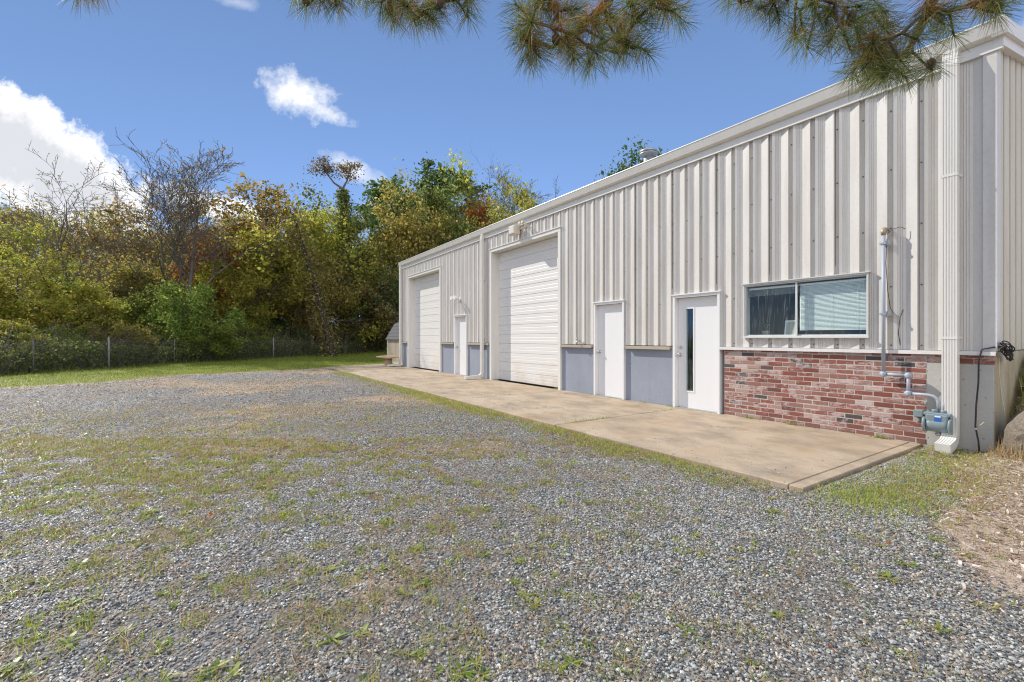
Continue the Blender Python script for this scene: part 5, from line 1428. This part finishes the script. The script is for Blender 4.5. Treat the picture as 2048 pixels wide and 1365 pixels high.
# ------------------------------------------------------------------ world, sun, camera
sunv = Vector((-.719, -.324, .613)).normalized()
el = math.asin(sunv.z); rot = math.atan2(-sunv.x, sunv.y)
W = bpy.data.worlds.new('World'); SC.world = W; W.use_nodes = True
nt = W.node_tree; nt.nodes.clear()
class WN(NT):
    def __init__(self, tree): self.t = tree
w = WN(nt)
sky = w.n('ShaderNodeTexSky', sky_type='NISHITA', sun_disc=False, sun_elevation=el, sun_rotation=rot, altitude=0, air_density=1.0, dust_density=1.3, ozone_density=2.0)
d = w.n('ShaderNodeTexCoord').outputs['Generated']
def dot(v): return w.n('ShaderNodeVectorMath', {0: d, 1: v}, operation='DOT_PRODUCT').outputs['Value']
fwd = w.math('MAXIMUM', dot((-SA, CA, 0)), .05); rgt = dot((CA, SA, 0)); upz = dot((0, 0, 1))
U = w.math('DIVIDE', rgt, fwd); Vv = w.math('DIVIDE', upz, fwd)
vec = w.n('ShaderNodeCombineXYZ', {0: U, 1: Vv, 2: 0.0}).outputs[0]
nA = w.noise(5.5, 10, .62, vec); nB = w.noise(19, 10, .68, vec)
nz = w.math('ADD', w.math('MULTIPLY', w.math('SUBTRACT', nA, .5), 1.5), w.math('MULTIPLY', w.math('SUBTRACT', nB, .5), 1.35))
def blob(px, py, a, b, ang, soft=.35, gain=1.0, ng=1.0):
    u0, v0 = (px-CX)/FPX, (HY-py)/FPX; a /= FPX; b /= FPX; c_, s_ = math.cos(ang), math.sin(ang)
    du = w.math('SUBTRACT', U, u0); dv = w.math('SUBTRACT', Vv, v0)
    x = w.math('DIVIDE', w.math('ADD', w.math('MULTIPLY', du, c_), w.math('MULTIPLY', dv, s_)), a)
    y = w.math('DIVIDE', w.math('SUBTRACT', w.math('MULTIPLY', dv, c_), w.math('MULTIPLY', du, s_)), b)
    rad = w.math('SQRT', w.math('ADD', w.math('MULTIPLY', x, x), w.math('MULTIPLY', y, y)))
    m_ = w.math('ADD', w.math('SUBTRACT', 1.0, rad), w.math('MULTIPLY', nz, ng))
    return w.math('MULTIPLY', w.math('DIVIDE', m_, soft, clamp=True), gain), y, m_
mk = []
big, ybig, mbig = blob(72, 318, 340, 116, R(-34), .24, 1.0, .70); mk.append(big)
mk.append(blob(598, 190, 92, 50, R(-20), .95, 1.0, 1.5)[0]); mk.append(blob(655, 225, 62, 24, R(-22), .9, .95, 1.4)[0])
mk.append(blob(712, 340, 75, 27, R(-25), 1.0, .75, 1.2)[0])
mk.append(blob(430, 415, 150, 36, R(-14), .5, .9, .8)[0])
mk.append(blob(765, 393, 34, 16, R(20), 1.0, .7, 1.0)[0])
mk.append(blob(470, 5, 60, 18, R(-10), 1.2, .45, 1.2)[0])
mk.append(blob(2075, 70, 60, 34, R(-40), 1.0, .8, .9)[0])
tot = mk[0]
for m_ in mk[1:]: tot = w.math('MAXIMUM', tot, m_)
tot = w.math('MULTIPLY', tot, w.math('GREATER_THAN', dot((-SA, CA, 0)), .06))
# unseen cumulus added behind and above the viewer to neutralise the blue fill
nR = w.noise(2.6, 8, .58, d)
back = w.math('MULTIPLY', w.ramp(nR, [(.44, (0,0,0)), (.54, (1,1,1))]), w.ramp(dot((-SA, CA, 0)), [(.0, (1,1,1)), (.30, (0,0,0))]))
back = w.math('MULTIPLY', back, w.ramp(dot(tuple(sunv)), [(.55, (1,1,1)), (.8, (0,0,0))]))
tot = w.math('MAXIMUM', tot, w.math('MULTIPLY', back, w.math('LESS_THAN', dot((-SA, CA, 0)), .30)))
shade = w.ramp(w.math('ADD', mbig, w.math('MULTIPLY', ybig, -.10)), [(.16, (1,1,1)), (.60, (0,0,0))])
CL = 1.0
ccol = w.mix(shade, (.71,.73,.78), (1.13,1.13,1.13))
CLOUD_GAIN = 5.6
csc = w.n('ShaderNodeVectorMath', {0: ccol, 'Scale': CLOUD_GAIN}, operation='SCALE').outputs[0]
sz_ = w.n('ShaderNodeSeparateXYZ', {0: d})
up2 = w.n('ShaderNodeCombineXYZ', {0: sz_.outputs[0], 1: sz_.outputs[1], 2: w.math('ADD', w.math('MULTIPLY', w.math('MAXIMUM', sz_.outputs[2], 0.0), .78), .27)})
w.t.links.new(w.n('ShaderNodeVectorMath', {0: up2.outputs[0]}, operation='NORMALIZE').outputs[0], sky.inputs['Vector'])
skc = w.n('ShaderNodeVectorMath', {0: sky.outputs[0], 1: (1.12, 1.18, 1.30)}, operation='MULTIPLY').outputs[0]
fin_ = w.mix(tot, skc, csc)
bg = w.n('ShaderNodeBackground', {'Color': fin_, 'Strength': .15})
wo = nt.nodes.new('ShaderNodeOutputWorld'); nt.links.new(bg.outputs[0], wo.inputs[0])

sd = bpy.data.lights.new('sun', 'SUN'); sd.energy = 4.0; sd.angle = R(.53); sd.color = (1.0, .95, .87)
so = bpy.data.objects.new('sun', sd); COL.objects.link(so); so.rotation_euler = (-sunv).to_track_quat('-Z', 'Y').to_euler(); so.location = (0, -20, 30)

cd = bpy.data.cameras.new('camera'); cam = bpy.data.objects.new('camera', cd); COL.objects.link(cam)
cam.location = (0, -DW, CAMH); cam.rotation_euler = (R(90), 0, math.atan2(SA, CA))
cd.sensor_width = 36; cd.lens = FPX/2048*36; cd.shift_y = -(682.5-HY)/2048; cd.clip_end = 2000; cd.clip_start = .05
SC.camera = cam
SC.view_settings.view_transform = 'Standard'; SC.view_settings.look = 'None'; SC.view_settings.gamma = 1; SC.view_settings.use_curve_mapping = False
SC.view_settings.exposure = 0.37
SC.cycles.max_bounces = 6; SC.cycles.diffuse_bounces = 3; SC.cycles.glossy_bounces = 2; SC.cycles.transmission_bounces = 4; SC.cycles.transparent_max_bounces = 8
SC.cycles.use_denoising = True; SC.cycles.denoiser = 'OPENIMAGEDENOISE'; SC.cycles.denoising_input_passes = 'RGB_ALBEDO_NORMAL'; SC.cycles.denoising_prefilter = 'NONE'; SC.cycles.filter_width = 1.15
SC.cycles.sample_clamp_indirect = 6
